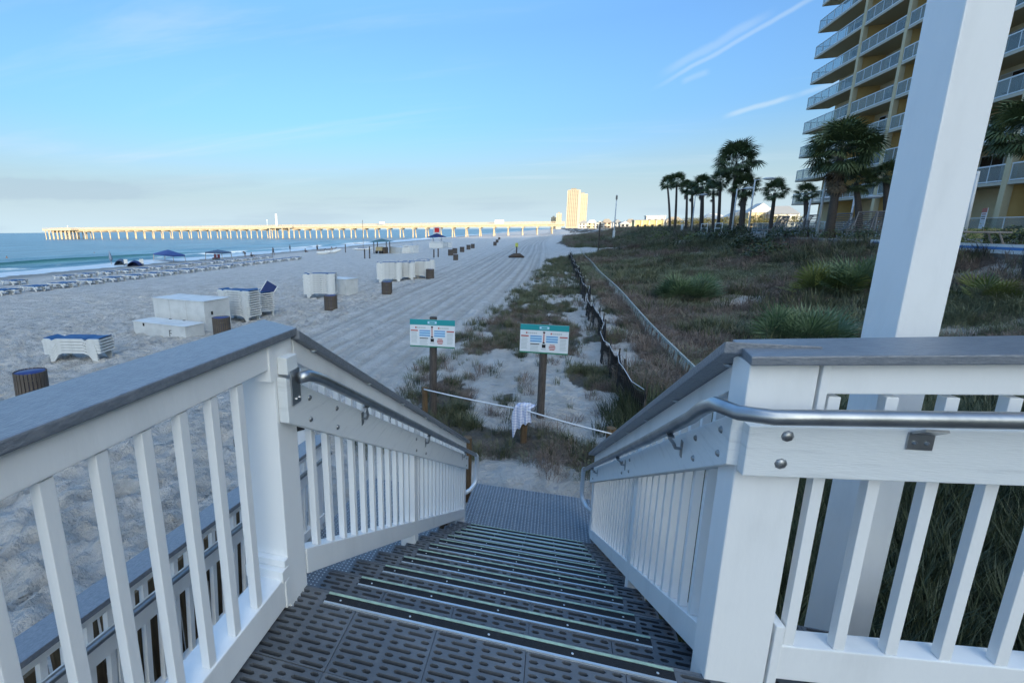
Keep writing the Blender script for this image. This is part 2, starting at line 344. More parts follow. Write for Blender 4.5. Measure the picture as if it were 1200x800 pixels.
# ------------------------------------------------------------------ sea
ox = np.array(sorted(set(list(np.round(np.arange(-130, -66, .4), 3)) + list(np.round(-130 - (np.geomspace(1, 90001, 70)-1), 3)))))
oy = np.array(sorted(set(list(np.round(np.arange(-30, 150, 1.2), 3)) + list(np.round(150+np.geomspace(1, 90001, 90)-1, 3)) + list(np.round(-30-(np.geomspace(1, 3001, 20)-1), 3)))))
OX, OY = np.meshgrid(ox, oy, indexing='ij')
wob = 2.5*(vnoise(OY*.03, OY*0, 3)-.5)*2
c1 = -93 + wob; dx_ = OX - c1
fade1 = smooth(125, 85, OY)*(.6+.4*vnoise(OY*.08, OY*0, 11))
ridge = 1.05*fade1*np.exp(-np.where(dx_ > 0, (dx_/1.0)**2, (dx_/3.2)**2))
dx2 = OX - (-84 + wob*1.6); ridge2 = .34*np.exp(-np.where(dx2 > 0, (dx2/.8)**2, (dx2/2.2)**2))
dx3 = OX - (-112 + wob*2.4); ridge3 = .45*np.exp(-(dx3/4)**2)*smooth(600, 100, OY)
OZ = SEA + ridge + ridge2 + ridge3 + .05*(vnoise(OX*.4, OY*.15, 15)-.5)*smooth(3000, 300, OY)
foam = smooth(-86, -78, OX)*1.1*smooth(.36, .56, fbm(OX*.16, OY*.05, 71)+.22*smooth(-82, -74, OX)) + .5*np.exp(-(dx2/1.2)**2)*smooth(.45, .6, fbm(OX*.3, OY*.07, 75))
foam = foam + .8*smooth(-92.5+0*OX, -90+0*OX, OX)*smooth(-80, -88, OX)*smooth(.38, .56, fbm(OX*.25, OY*.05, 79))
wm = bpy.data.materials.new('sea_water'); wm.use_nodes = True; t = wm.node_tree; b = t.nodes['Principled BSDF']
gm = nd(t, 'ShaderNodeNewGeometry'); a_f = nd(t, 'ShaderNodeAttribute', attribute_name='foam')
mpw = nd(t, 'ShaderNodeMapping'); mpw.inputs['Scale'].default_value = (.22, .05, 1); t.links.new(gm.outputs['Position'], mpw.inputs[0])
nW = nd(t, 'ShaderNodeTexNoise', i_Scale=1., i_Detail=9, i_Roughness=.6); t.links.new(mpw.outputs[0], nW.inputs['Vector'])
m1 = nd(t, 'ShaderNodeMix', data_type='RGBA'); t.links.new(sstep(t, nW.outputs[0], .35, .65), m1.inputs['Factor']); m1.inputs[6].default_value = (.03, .12, .17, 1); m1.inputs[7].default_value = (.12, .26, .33, 1)
nF = nd(t, 'ShaderNodeTexNoise', i_Scale=.9, i_Detail=8, i_Roughness=.7); t.links.new(gm.outputs['Position'], nF.inputs['Vector'])
ff = sstep(t, math_n(t, 'ADD', a_f.outputs['Fac'], math_n(t, 'MULTIPLY', math_n(t, 'SUBTRACT', nF.outputs[0], .5), .8)), .25, .75)
m2 = nd(t, 'ShaderNodeMix', data_type='RGBA'); t.links.new(ff, m2.inputs['Factor']); t.links.new(m1.outputs[2], m2.inputs[6]); m2.inputs[7].default_value = (.62, .70, .74, 1)
a_c = nd(t, 'ShaderNodeAttribute', attribute_name='crest'); m5 = nd(t, 'ShaderNodeMix', data_type='RGBA'); t.links.new(math_n(t, 'MULTIPLY', a_c.outputs['Fac'], math_n(t, 'SUBTRACT', 1.0, ff)), m5.inputs['Factor']); t.links.new(m2.outputs[2], m5.inputs[6]); m5.inputs[7].default_value = (.008, .075, .075, 1)
t.links.new(m5.outputs[2], b.inputs['Base Color']); t.links.new(sstep(t, ff, 0, 1, .28, .8), b.inputs['Roughness']); b.inputs['IOR'].default_value = 1.33
mpb = nd(t, 'ShaderNodeMapping'); mpb.inputs['Scale'].default_value = (.9, .3, 1); t.links.new(gm.outputs['Position'], mpb.inputs[0])
nb = nd(t, 'ShaderNodeTexNoise', i_Scale=1., i_Detail=8, i_Roughness=.62); t.links.new(mpb.outputs[0], nb.inputs['Vector'])
bp = nd(t, 'ShaderNodeBump', i_Strength=.6, i_Distance=.7); t.links.new(nb.outputs[0], bp.inputs['Height']); t.links.new(bp.outputs[0], b.inputs['Normal'])
omesh = grid_mesh('sea', ox, oy, OX, OY, OZ, wm); fattr(omesh, 'foam', np.clip(foam, 0, 1)); fattr(omesh, 'crest', np.clip(ridge/.6, 0, 1)*smooth(-3, .0, dx_))
struct(link('sea', omesh))

# ------------------------------------------------------------------ materials of the boardwalk
M_white = mat('white_paint', (.86, .87, .87), .38, col2=(.76, .77, .77), nscale=4, bump=.1, bscale=60, stretch=(1, 1, .3), lo=.45, hi=.75)
M_board = mat('brushed_white_board', (.76, .79, .80), .55, col2=(.62, .65, .665), nscale=5, bump=.15, bscale=30, stretch=(1, 1, 9), lo=.5, hi=.8)
M_cap = mat('grey_composite_cap', (.155, .175, .205), .34, col2=(.21, .23, .26), nscale=60, bump=.3, bscale=160, stretch=(1, .6, 1), spec=.7)
M_capR = mat('grey_composite_cap_cross', (.155, .175, .205), .36, col2=(.20, .22, .25), nscale=60, bump=.3, bscale=160, stretch=(.5, 1, 1), spec=.7)
M_steel = mat('galvanised_pipe', (.42, .44, .46), .34, metal=.9, col2=(.30, .32, .34), nscale=9, bump=.05)
M_bolt = mat('bolt_steel', (.40, .42, .44), .4, metal=.85, col2=(.2, .2, .2), nscale=60)
M_grate = mat('grey_plastic_grate', (.092, .104, .120), .5, col2=(.15, .163, .18), nscale=4, bump=.2, bscale=180, spec=.4)
M_mat = mat('dimpled_plastic', (.095, .115, .14), .5, col2=(.14, .16, .185), nscale=5, bump=.2, bscale=90)
M_seam = mat('light_seam', (.26, .30, .34), .6)
M_dot = mat('worn_dimple', (.42, .46, .50), .5)
M_green = mat('glow_strip', (.40, .55, .42), .5, col2=(.27, .36, .29), nscale=30)
M_black = mat('black_grip', (.010, .011, .014), .75, col2=(.03, .032, .035), nscale=25, bump=.5, bscale=300, lo=.55, hi=.8)
M_alu = mat('aluminium_edge', (.55, .60, .64), .35, metal=.5)
M_wood = mat('brown_lumber', (.15, .095, .045), .8, col2=(.08, .05, .025), nscale=5, bump=.5, stretch=(8, 8, 1))
M_old = mat('weathered_post', (.10, .085, .075), .85, col2=(.045, .038, .034), nscale=7, bump=.8, stretch=(5, 5, .6))
M_dark = mat('dark_void', (.012, .012, .014), .8)

DY, DZ, Y0 = .31324, .17777, 1.445        # tread run, riser, first nosing
SL = DZ/DY
def nz(y): return -SL*(y-Y0)

def slot_panel(nx_, rows, name, per=.155, pitch=.0261, th=.03):
    mb = MB()
    def cell(x0, x1, ya, yb):
        g, hw = .0085, .0072; ym = (ya+yb)/2; a, bb = x0+g, x1-g
        o = [(x0, ya), (x1, ya), (x1, yb), (x0, yb)]
        i = [(a, ym), (a+hw, ym-hw), (bb-hw, ym-hw), (bb, ym), (bb-hw, ym+hw), (a+hw, ym+hw)]
        vs = [(p[0], p[1], 0) for p in o+i] + [(p[0], p[1], -th) for p in i]
        fs = [(0, 1, 6, 5), (1, 2, 8, 7, 6), (2, 3, 9, 8), (3, 0, 5, 4, 9)]
        fs += [(4+k, 4+(k+1) % 6, 10+(k+1) % 6, 10+k) for k in range(6)]
        mb.add(vs, fs)
    for r in range(rows):
        ya, yb = r*pitch, (r+1)*pitch
        for k in range(nx_):
            x = k*per
            if r % 2: cell(x, x+.105, ya, yb); cell(x+.105, x+per, ya, yb)
            else: cell(x, x+.05, ya, yb); cell(x+.05, x+per, ya, yb)
    W, D = nx_*per, rows*pitch
    for a, c in (((0, 0), (W, 0)), ((W, 0), (W, D)), ((W, D), (0, D)), ((0, D), (0, 0))):
        mb.add([(a[0], a[1], 0), (c[0], c[1], 0), (c[0], c[1], -.045), (a[0], a[1], -.045)], [(3, 2, 1, 0)])
    return mb.mesh(name, M_grate)

stairs = thing('boardwalk_stairs', 'grey slotted plastic stairs with black and pale green nosings going down to the sand', 'stairs', (0, Y0, 0))
me_p = slot_panel(2, 12, 'deck_panel')
PW, PD = .312, .3162
# platform in front of the first step
for j in range(7):
    for i in range(0, 9):
        x = -.965 + i*PW; y = Y0 - PD*(j+1) - .0
        if x > .9 and j < 0: continue
        link('deck_panel', me_p, stairs, (x, y-Y0, (-.0015 if (i+j) % 2 else 0)))
for j in range(1):
    for i in range(5, 9): link('deck_panel', me_p, stairs, (-.965+i*PW, 0.004, 0))
mb = MB(); mb.box(-.97, 1.9, -2.3, 0.02, -.25, -.21)
for x in (-.93, -.5, -.05, .4, .85, 1.3, 1.75): mb.box(x-.02, x+.02, -2.3, -.02, -.20, -.047)
mb.build('joist', M_wood, stairs)
me_n = {}
for key, (a, b_, m_, z) in {'glow_strip': (-.0105, .0, M_green, .0055), 'grip_strip': (-.046, -.0115, M_black, .0045), 'metal_edge': (-.056, -.047, M_alu, .006)}.items():
    me_n[key] = MB().box(-.61, .61, a, b_, -.02, z).mesh(key, m_)
me_scr = MB().ball((0, 0, 0), .0045, 8, (1, 1, .4)).mesh('screw', M_alu)
me_lip = MB().box(0, 1.56, -.012, 0, -.05, -.001).mesh('lip', M_grate)
for k in range(12):
    y = k*DY; z = -k*DZ
    if k > 0:
        for i in range(5):
            link('tread', me_p, stairs, (-.965 + i*PW, y-PD-.002, z - (.001 if i % 2 else 0)))
    link('tread_lip', me_lip, stairs, (-.965, y+.011, z))
    for key in me_n: link(key, me_n[key], stairs, (-.18, y, z))
    for sx_ in (-.55, -.27, .02, .3, .56): link('screw', me_scr, stairs, (-.18+sx_, y-.03, z+.0045))
mb = MB()
for x in (-.93, -.2, .54):
    mb.vslab((x, -.1, -.1), (x, 11.4*DY, -.1-11.4*DZ), .045, -.26, -.03)
mb.build('stringer', M_wood, stairs)

# dimpled landing mat and its panels
def dimple_panel(w_, d_, nx_, ny_, name):
    mb = MB(); mb.box(.003, w_-.003, .003, d_-.003, -.02, 0)
    mb.cur = 1
    mb.box(0, .0035, 0, d_, -.018, .001); mb.box(0.0035, w_, 0, .0035, -.018, .001)
    mb.cur = 2
    for i in range(nx_):
        for j in range(ny_):
            cx = w_*(i+.5)/nx_; cy = d_*(j+.5)/ny_; r = .0072
            mb.add([(cx-r, cy-r, 0), (cx+r, cy-r, 0), (cx+r, cy+r, 0), (cx-r, cy+r, 0), (cx, cy, .004)], [(0, 1, 4), (1, 2, 4), (2, 3, 4), (3, 0, 4)])
    return mb.mesh(name, [M_mat, M_seam, M_dot])
landing = thing('landing_mat', 'dark dimpled mat lying on the sand at the foot of the stairs', 'mat', (-.18, 5.5, -2.09))
landing.rotation_euler = (math.radians(-2.5), 0, 0)
me_d = dimple_panel(.154, .40, 4, 11, 'mat_panel')
for i in range(10):
    for j in range(3): link('mat_panel', me_d, landing, (-.77 + i*.154, -.62 + j*.40, 0))

# ------------------------------------------------------------------ railings
def bolt(mb, p, n, r=.011):
    p = Vector(p); n = Vector(n).normalized(); mb.tube([p - n*.002, p+n*.003, p+n*.007], [r*1.25, r, r*.55], 8)
BAL = .029
def baluster_me(h, name='baluster'): return MB().box(-BAL/2, BAL/2, -BAL/2, BAL/2, 0, h).mesh(name, M_white, bevel=.002)
me_bal_flat = baluster_me(.79)
# sloped ends: the stair balusters are cut parallel to the rails
def sloped_bal(h):
    mb = MB(); q = BAL/2
    mb.add([(-q, -q, q*SL), (q, -q, q*SL), (q, q, -q*SL), (-q, q, -q*SL), (-q, -q, h+q*SL), (q, -q, h+q*SL), (q, q, h-q*SL), (-q, q, h-q*SL)],
           [(0, 3, 2, 1), (4, 5, 6, 7), (0, 1, 5, 4), (1, 2, 6, 5), (2, 3, 7, 6), (3, 0, 4, 7)])
    return mb.mesh('baluster', M_white, bevel=.002)
me_bal_s = sloped_bal(.783); me_bal_s2 = sloped_bal(.842)

# --- left platform railing
t_ = thing('platform_railing', 'white railing with grey cap board beside the deck on the sea side, nearest the camera', 'railing', (-.92, 1.4, 0))
mb = MB(); mb.add([(x_, y_, z_) for z_ in (1.03, 1.058) for x_, y_ in ((-.175, -2.4), (.04, -2.4), (.04, .075), (-.175, .19))], [(0, 3, 2, 1), (4, 5, 6, 7), (0, 1, 5, 4), (1, 2, 6, 5), (2, 3, 7, 6), (3, 0, 4, 7)]); mb.build('cap_board', M_cap, t_, bevel=.005)
MB().box(-.045, .02, -2.4, -.062, .945, 1.0295).build('top_rail', M_white, t_, bevel=.004)
MB().box(-.085, .02, -2.4, -.062, .03, .15).build('bottom_rail', M_white, t_, bevel=.005)
for k in range(18):
    link('baluster', me_bal_flat, t_, (-.0005, -.232 - k*.1165, .1505))
mb = MB(); mb.box(-.125, .02, -.06, .065, -.3, 1.0295); mb.build('newel_post', M_white, t_, bevel=.005)
mb = MB(); mb.box(-.135, .024, -.105, -.0605, .135, .185); mb.box(-.128, .023, -.085, -.0605, .186, .215); mb.box(-.05, .024, -.09, -.0605, .02, .134); mb.build('post_trim', M_white, t_, bevel=.004)
MB().box(-.04, .026, -.088, -.0605, .90, 1.0295).build('post_trim', M_white, t_, bevel=.003)

def stair_rail(t_, X, side, captop, ye=5.35, posts=(3.08,), y_start=1.47, hb=(-.375, -.21), top=-.118, capw=(-.20, .03), bot=-1.01):
    # side = +1 when the stair lies on the +X side of the railing (left railing), -1 for the right one; X = inner face
    o = t_.location
    def L(x, y, z): return Vector((x, y, z)) - o
    def zc(y): return captop - SL*(y-1.50)
    ya = y_start
    xo = X - side*.0
    cx = X + side*(capw[0]+capw[1])/2; cw = abs(capw[1]-capw[0])
    MB().vslab(L(cx, ya, zc(ya)), L(cx, ye+.12, zc(ye+.12)), cw, -.036, -.002).build('cap_board', M_cap, t_, bevel=.004)
    MB().vslab(L(X-side*.02, ya+.005, zc(ya+.005)), L(X-side*.02, ye, zc(ye)), .04, top, -.0365).build('top_rail', M_white, t_, bevel=.003)
    MB().vslab(L(X-side*.035, ya+.005, zc(ya+.005)), L(X-side*.035, ye, zc(ye)), .07, bot, bot+.115).build('bottom_rail', M_white, t_, bevel=.004)
    bo = MB().vslab(L(X+side*.02, 1.352 if side > 0 else 1.432, zc(1.352 if side > 0 else 1.432)), L(X+side*.02, ye-.02, zc(ye-.02)), .038, hb[0], hb[1]).build('handrail_board', M_board, t_, bevel=.004)
    for yy in (1.5, 1.72, 2.9, 3.15, 4.9):
        for dz in (hb[0]+.04, hb[1]-.04): mb = MB(); bolt(mb, L(X+side*.039, yy, zc(yy)+dz), (side, 0, 0), .010); mb.build('bolt', M_bolt, bo, smooth=True)
    for yp in list(posts)+[ye]:
        mb = MB(); q = .045
        top_ = zc(yp+q)-.04; bot_ = nz(yp)-.28
        mb.box(*sorted((X-side*.11, X+side*.001)), yp-q, yp+q, bot_, top_, Matrix.Translation(-o)); mb.build('post', M_white, t_, bevel=.004)
    yb = 1.59
    lim = sorted(list(posts)+[ye])
    while yb < ye-.06:
        if all(abs(yb-p) > .075 for p in lim):
            link('baluster', me_bal_s if side > 0 else me_bal_s2, t_, L(X-side*.0205, yb, zc(yb)+bot+.1151))
        yb += .128
    for k in range(7):
        mb = MB(); yy = 1.6+k*.55; bolt(mb, L(X+side*.012, yy, zc(yy)-.036), (0, 0, -1), .012); mb.build('cap_screw', M_alu, t_, smooth=True)
    return zc

M_loop = mat('bright_pipe_end', (.72, .76, .80), .35, metal=.35)
def pipe_loop(pts, ye, zend, xw, side, t_=None):
    o = t_.location; lp = [Vector((xw, ye, zend)), Vector((xw, ye+.07, zend-.05)), Vector((xw, ye+.10, zend-.12)), Vector((xw, ye+.10, zend-.36)), Vector((xw-side*.01, ye+.07, zend-.42)), Vector((xw-side*.05, ye-.02, zend-.46)), Vector((xw-side*.10, ye-.10, zend-.47))]
    MB().tube([p-o for p in lp], .0245, 12).build('end_loop', M_loop, t_, smooth=True)
    return pts + [lp[0]]
def pipe_bracket(t_, pw, wall, n):        # S-shaped bracket from the board up to the pipe
    mb = MB(); o = t_.location; pw = Vector(pw)-o; wl = Vector(wall)-o; n = Vector(n)
    up_ = Vector((0, 0, 1))
    mb.tube([wl+n*.002, wl + n*.022, wl+n*.03+up_*.018, pw - up_*.040, pw-up_*.026], .0065, 6)
    mb.beam(wl - up_*.032, wl+up_*.032, .024, .006, n)
    mb.beam(pw-up_*.027-Vector((0, .02, 0)), pw-up_*.027+Vector((0, .02, 0)), .022, .004)
    return mb.build('bracket', M_steel, t_)

t_ = thing('stair_railing', 'white railing down the sea side of the stairs with a pipe handrail', 'railing', (-.90, 1.45, 0))
zcL = stair_rail(t_, -.90, 1, 1.035, posts=(3.02,), ye=5.05)
xw = -.82
zpl = lambda y: .868 - SL*(y-1.5)
pth = [Vector((xw-.02, 1.40, .895)), Vector((xw-.005, 1.44, .893)), Vector((xw, 1.48, .876)), Vector((xw, 1.54, zpl(1.54)))]
for k in range(1, 9):
    y = 1.54 + (5.28-1.54)*k/8; pth.append(Vector((xw, y, zpl(y))))
zl = pth[-1].z
MB().tube([p - t_.location for p in pipe_loop(pth, 5.30, zl-.01, xw, 1, t_)], .021, 12).build('pipe_handrail', M_steel, t_, smooth=True)
MB().box(.002, .040, -.088, -.02, .915, .975).build('mounting_block', M_board, t_, bevel=.003)
mb = MB(); mb.box(.0405, .046, -.075, -.02, .80, .925); bolt(mb, (.046, -.055, .82), (1, 0, 0), .005); bolt(mb, (.046, -.035, .82), (1, 0, 0), .005); mb.build('bracket_plate', M_steel, t_)
for y in (1.95, 3.1, 4.6):
    pipe_bracket(t_, (xw, y, zpl(y)), (-.862, y+.04, zcL(y+.04)-.25), (1, 0, 0))

t_ = thing('stair_railing', 'white railing down the dune side of the stairs with closely set balusters', 'railing', (.51, 1.45, 0))
zcR = stair_rail(t_, .53, -1, 1.08, posts=(2.86,), ye=5.25, y_start=1.495, hb=(-.38, -.225), bot=-1.075, capw=(-.17, .062))
# --- right platform railing, turned 6 degrees
D = Vector((1, .1, .05)); DN = Vector((.0995, -.995, 0))      # along, toward the walker
P0 = Vector((.517, 1.437, 0))
tr = thing('platform_railing', 'white railing at right with thick grey cap, in front of the tall column', 'railing', P0)
def RB(name, m, a, b, off0, off1, z0, z1, bev=.004, tilt=.05):       # board along D from a to b, between offsets toward the walker
    A = Vector((1, .1, 0))
    vs = []
    for s_ in (a, b):
        for z in (z0, z1):
            for o_ in (off0, off1): vs.append(A*s_ + DN*o_ + Vector((0, 0, z+tilt*s_)))
    mb = MB(); mb.add(vs, [(0, 1, 3, 2), (4, 6, 7, 5), (0, 4, 5, 1), (2, 3, 7, 6), (0, 2, 6, 4), (1, 5, 7, 3)])
    return mb.build(name, m, tr, bevel=bev)
mb = MB(); _v = []
for z in (1.038, 1.065):
    for s_, o_ in ((-.015, .035), (2.4, .035), (2.4, -.165), (.02, -.165)): _v.append(Vector((1, .1, 0))*s_ + DN*o_ + Vector((0, 0, z+.05*s_)))
mb.add(_v, [(0, 3, 2, 1), (4, 5, 6, 7), (0, 1, 5, 4), (1, 2, 6, 5), (2, 3, 7, 6), (3, 0, 4, 7)]); mb.build('cap_board', M_capR, tr, bevel=.005)
RB('top_rail', M_white, .171, 2.4, 0, -.04, .95, 1.0375)
bo = RB('handrail_board', M_board, 0.002, 2.4, .039, .001, .725, .872)
RB('bottom_rail', M_white, .171, 2.4, 0, -.07, .03, .15)
RB('newel_post', M_white, 0, .165, 0, -.10, -.35, 1.0375, .005, 0)
RB('post_trim', M_white, .1705, .19, .004, -.09, .90, 1.0375, .003)
RB('post_trim', M_white, .1705, .195, .004, -.09, .0, .22, .003)
A = Vector((1, .1, 0))
for k in range(16):
    s_ = .215 + k*.131
    o = link('baluster', me_bal_flat, tr, A*s_ + DN*(-.02) + Vector((0, 0, .1505+.05*s_)), (0, 0, .0997))
for s_, zz in ((.095, .845), (.09, .765), (.85, .83)):
    mb = MB(); bolt(mb, A*s_ + DN*.039 + Vector((0, 0, zz+.05*s_)), DN, .014); mb.build('bolt', M_bolt, bo, smooth=True)
# pipe: along the platform rail, round the corner, down the stairs, looped end
off = .105; zp = .925
pts = [P0 + A*s_ + DN*off + Vector((0, 0, zp+.05*s_)) for s_ in (2.3, 1.6, 1.0, .6, .3, .12)]
xw = .435
pts += [P0+A*.02+DN*(off)+Vector((0, 0, zp)), P0+A*(-.045)+DN*(off-.03)+Vector((0, 0, zp-.004)), Vector((xw+.012, 1.44, zp-.012))]
zpr = lambda y: .858 - SL*(y-1.5)
pts += [Vector((xw, 1.50, zp-.05)), Vector((xw, 1.60, zpr(1.60)+.006))]
for k in range(1, 9):
    y = 1.60 + (5.35-1.60)*k/8; pts.append(Vector((xw, y, zpr(y))))
zl = pts[-1].z
pts = pipe_loop(pts, 5.38, zl-.01, xw, -1, tr)
MB().tube([p - P0 for p in pts], .0205, 12).build('pipe_handrail', M_steel, tr, smooth=True)
for y in (1.82, 3.0, 4.5):
    pipe_bracket(tr, (xw, y, zpr(y)), (.491, y+.05, zcR(y+.05)-.29), (-1, 0, 0))
mb = MB(); q = P0*0
s_ = .39
for a in (0,):
    MBp = MB(); c = A*s_ + DN*.0415 + Vector((0, 0, .84+.05*s_))
    MBp.beam(c - A*.028, c + A*.028, .045, .005, DN); bolt(MBp, c-A*.013-Vector((0, 0, .004))+DN*.003, DN, .005); bolt(MBp, c+A*.013-Vector((0, 0, .004))+DN*.003, DN, .005)
    MBp.beam(c+Vector((0, 0, .02)), c+Vector((0, 0, .045))+DN*.04, .05, .006, DN); MBp.build('bracket_plate', M_steel, tr)

# --- the tall column standing outside the right railing
cth = math.radians(11.5)
colm = thing('porch_column', 'tall square white column rising out of frame behind the right railing', 'column', (1.165, 2.05, -2.1), cth)
MB().box(0, .142, 0, .142, 0, 6.6).build('shaft', M_white, colm, bevel=.005)
MB().box(-.012, .154, -.012, .154, 0, .12).build('base_trim', M_white, colm, bevel=.004)
bl = MB(); bolt(bl, (.07, -.001, 2.72), (0, -1, 0), .014); bl.build('bolt', M_white, colm)

# ------------------------------------------------------------------ ramp beside the stairs
ramp = thing('access_ramp', 'dimpled grey ramp sloping down to the beach left of the stairs', 'ramp', (-1.7, 1.3, -1.64))
ramp.rotation_euler = (-math.atan(.083), 0, 0)
me_r = dimple_panel(.154, .31, 4, 8, 'ramp_panel')
for i in range(8):
    for j in range(-3, 14): link('ramp_panel', me_r, ramp, (-.66 + i*.154 + .0, j*.31, 0))
MB().box(-.66, .58, -1.0, 4.3, -.20, -.03).build('ramp_frame', M_wood, ramp)
# its far railing
rr = thing('ramp_railing', 'lower white railing with blue-grey cap and double pipe along the ramp', 'railing', (-2.40, 1.3, -.60))
rr.rotation_euler = (-math.atan(.083), 0, 0)
MB().box(-.09, .10, -1.6, 3.1, 0, .035).build('cap_board', M_cap, rr, bevel=.004)
MB().box(-.02, .02, -1.6, 3.1, -.10, -.001).build('top_rail', M_white, rr)
MB().box(-.03, .03, -1.6, 3.1, -.98, -.88).build('bottom_rail', M_white, rr)
MB().box(.021, .055, -1.6, 3.1, -.34, -.20).build('handrail_board', M_white, rr)
MB().tube([(.11, -1.6, -.16), (.11, 3.1, -.16)], .021, 10).build('pipe_handrail', M_steel, rr, smooth=True)
me_b2 = MB().box(-.018, .018, -.018, .018, -.88, -.10).mesh('baluster', M_white)
for k in range(38):
    if abs((k*.125-1.55)-.55) > .1: link('baluster', me_b2, rr, (0, -1.55+k*.125, 0))
for y in (-1.3, .55, 3.0): MB().box(-.07, .0195, y-.07, y+.07, -1.5, -.002).build('post', M_white, rr, bevel=.004)
wb = thing('plank_barrier', 'low brown plank wall standing just outside the ramp railing', 'barrier', (-2.66, 0, -2.3))
for k in range(30):
    y = -.6+k*.155; me = MB().box(-.015, .015, 0, .12, 0, 1.50 - .083*(y-0) - rnd.random()*.05).mesh('plank', M_wood, bevel=.003)
    link('plank', me, wb, (0, y, 0))
for z in (.3, 1.1): MB().beam((-.04, -.6, z), (-.04, 4.1, z-.33), .04, .08).build('crosspiece', M_wood, wb)
# white lettered sign leaning outside the ramp
M_sign = mat('sign_white', (.72, .76, .80), .4); M_ink = mat('sign_ink', (.02, .02, .025), .6)
def text_mesh(s, size, m, name='lettering', align='CENTER', ext=.0015):
    cu = bpy.data.curves.new(name, 'FONT'); cu.body = s; cu.size = size; cu.align_x = align; cu.extrude = ext; cu.resolution_u = 3
    o = bpy.data.objects.new(name, cu); C.objects.link(o); dg = bpy.context.evaluated_depsgraph_get()
    me = bpy.data.meshes.new_from_object(o.evaluated_get(dg)); me.name = name; me.materials.clear(); me.materials.append(m)
    bpy.data.objects.remove(o); return me
sb = thing('rules_board', 'white lettered board with black top seen between the stair balusters', 'sign', (-2.95, 4.35, -2.2), math.radians(52))
MB().box(-.44, .44, -.015, .015, .25, 1.32).build('board', M_sign, sb, bevel=.002)
MB().box(-.46, .46, -.025, .02, 1.321, 1.40).build('header', M_dark, sb)
for x in (-.38, .38): MB().box(x-.02, x+.02, .016, .056, 0, 1.3).build('leg', M_dark, sb)
for k, (s, z) in enumerate((('O Q S', 1.14), ('C O S', .96), ('S E C', .80), ('A N', .40))):
    link('lettering', text_mesh(s, .17, M_ink), sb, (0, -.0165, z), (pi/2, 0, 0))

# ------------------------------------------------------------------ information boards, stakes, rope
M_teal = mat('sign_teal', (.02, .30, .33), .35); M_sgreen = mat('sign_green', (.02, .22, .12), .4); M_sblue = mat('sign_blue', (.05, .22, .55), .5)
M_sred = mat('sign_red', (.45, .10, .08), .5); M_sgrey = mat('sign_grey_print', (.50, .56, .58), .6); M_spale = mat('sign_pale_blue', (.45, .68, .85), .5)
def info_board(loc, wd, ztop, zbot, rz, label, ground):
    t_ = thing('information_sign', label, 'sign', (loc[0], loc[1], ground), rz)
    zt, zb = ztop-ground, zbot-ground; H = zt-zb; w2 = wd/2
    MB().tube([(0, .075, -.4), (0, .075, zt*.5), (.004, .075, zt+.035)], [.075, .072, .070], 12).build('post', M_old, t_)
    pn = MB().box(-w2, w2, -.012, .0, zb, zt).build('panel', M_sign, t_, bevel=.002)
    def pr_(name, m, u0, u1, v0, v1, d=.0022):     # u across 0..1, v down 0..1
        MB().box(-w2+u0*wd, -w2+u1*wd, -.012-d, -.0122, zt-v1*H, zt-v0*H).build(name, m, pn)
    pr_('header_band', M_teal, .0, 1, .0, .20); pr_('footer_band', M_sgreen, 0, 1, .955, 1.)
    pr_('emblem', M_spale, .40, .60, .06, .15, .003); pr_('emblem_mark', M_teal, .44, .56, .08, .13, .0038)
    for (u0, u1, v) in ((.12, .36, .27), (.63, .87, .27)):
        for k in range(6): pr_('title_print', M_sred if k == 0 else M_sgrey, u0+(u1-u0)*k/6, u0+(u1-u0)*(k+.8)/6, v, v+.055)
    for u0 in (.02, .82): pr_('heading_print', M_sred, u0, u0+.16, .385, .43)
    for u0 in (.215, .545):
        pr_('stripe_ground', M_spale, u0, u0+.24, .38, .62, .0018)
        for k in range(3): pr_('stripe', M_sblue, u0, u0+.24, .39+.085*k, .42+.085*k, .003)
    pr_('arrow_shaft', M_sred, .487, .507, .27, .62); 
    for v0, v1 in ((.24, .29), (.60, .65)): pr_('arrow_head', M_dark, .475, .52, v0, v1, .003)
    pr_('dark_square', M_dark, .465, .54, .68, .80); pr_('small_print', M_sgrey, .45, .55, .83, .87)
    pr_('heading_print', M_ink, .22, .41, .665, .695)
    for u0, u1, v0, n in ((.03, .17, .46, 9), (.83, .97, .46, 9), (.22, .41, .72, 5)):
        for k in range(n): pr_('small_print', M_sgrey, u0, u1-.03*rnd.random(), v0+.047*k, v0+.047*k+.022)
    for k in range(4): pr_('warning_print', M_sred, .60+.015*abs(k-1.5), .75-.015*abs(k-1.5), .68+.052*k, .71+.052*k)
    return t_
info_board((-2.16, 8.40), .86, -.245, -.775, math.radians(2), 'teal-headed beach information board on the left weathered post', -2.2)
info_board((-.145, 8.80), .86, -.325, -.865, math.radians(-1), 'teal-headed beach information board on the right weathered post, beyond the draped cloth', -2.2)
M_stake = mat('stake_brown', (.15, .095, .045), .8, col2=(.09, .055, .03), nscale=6, bump=.5, stretch=(4, 4, .6))
def stake(x, y, top, r, label, lean=(0, 0), rust=False):
    g = G(x, y); o = MB().tube([(0, 0, -.3), (lean[0]*.5, lean[1]*.5, (top-g)/2), (lean[0], lean[1], top-g)], [r, r, r*.97], 12).build('wooden_stake', M_stake if not rust else M_wood, loc=(x, y, g))
    tag(o, label, 'post'); return o
stake(-2.25, 8.18, -1.50, .055, 'thin tan stake against the left sign post carrying the rope', )
stake(-.375, 7.58, -1.46, .055, 'brown stake with the checked cloth draped over its top')
stake(-1.02, 5.86, -1.33, .06, 'dark brown stake behind the end loop of the left handrail', rust=True)
stake(.93, 7.25, -1.56, .07, 'rusty brown stake mostly hidden by the right railing end', rust=True)
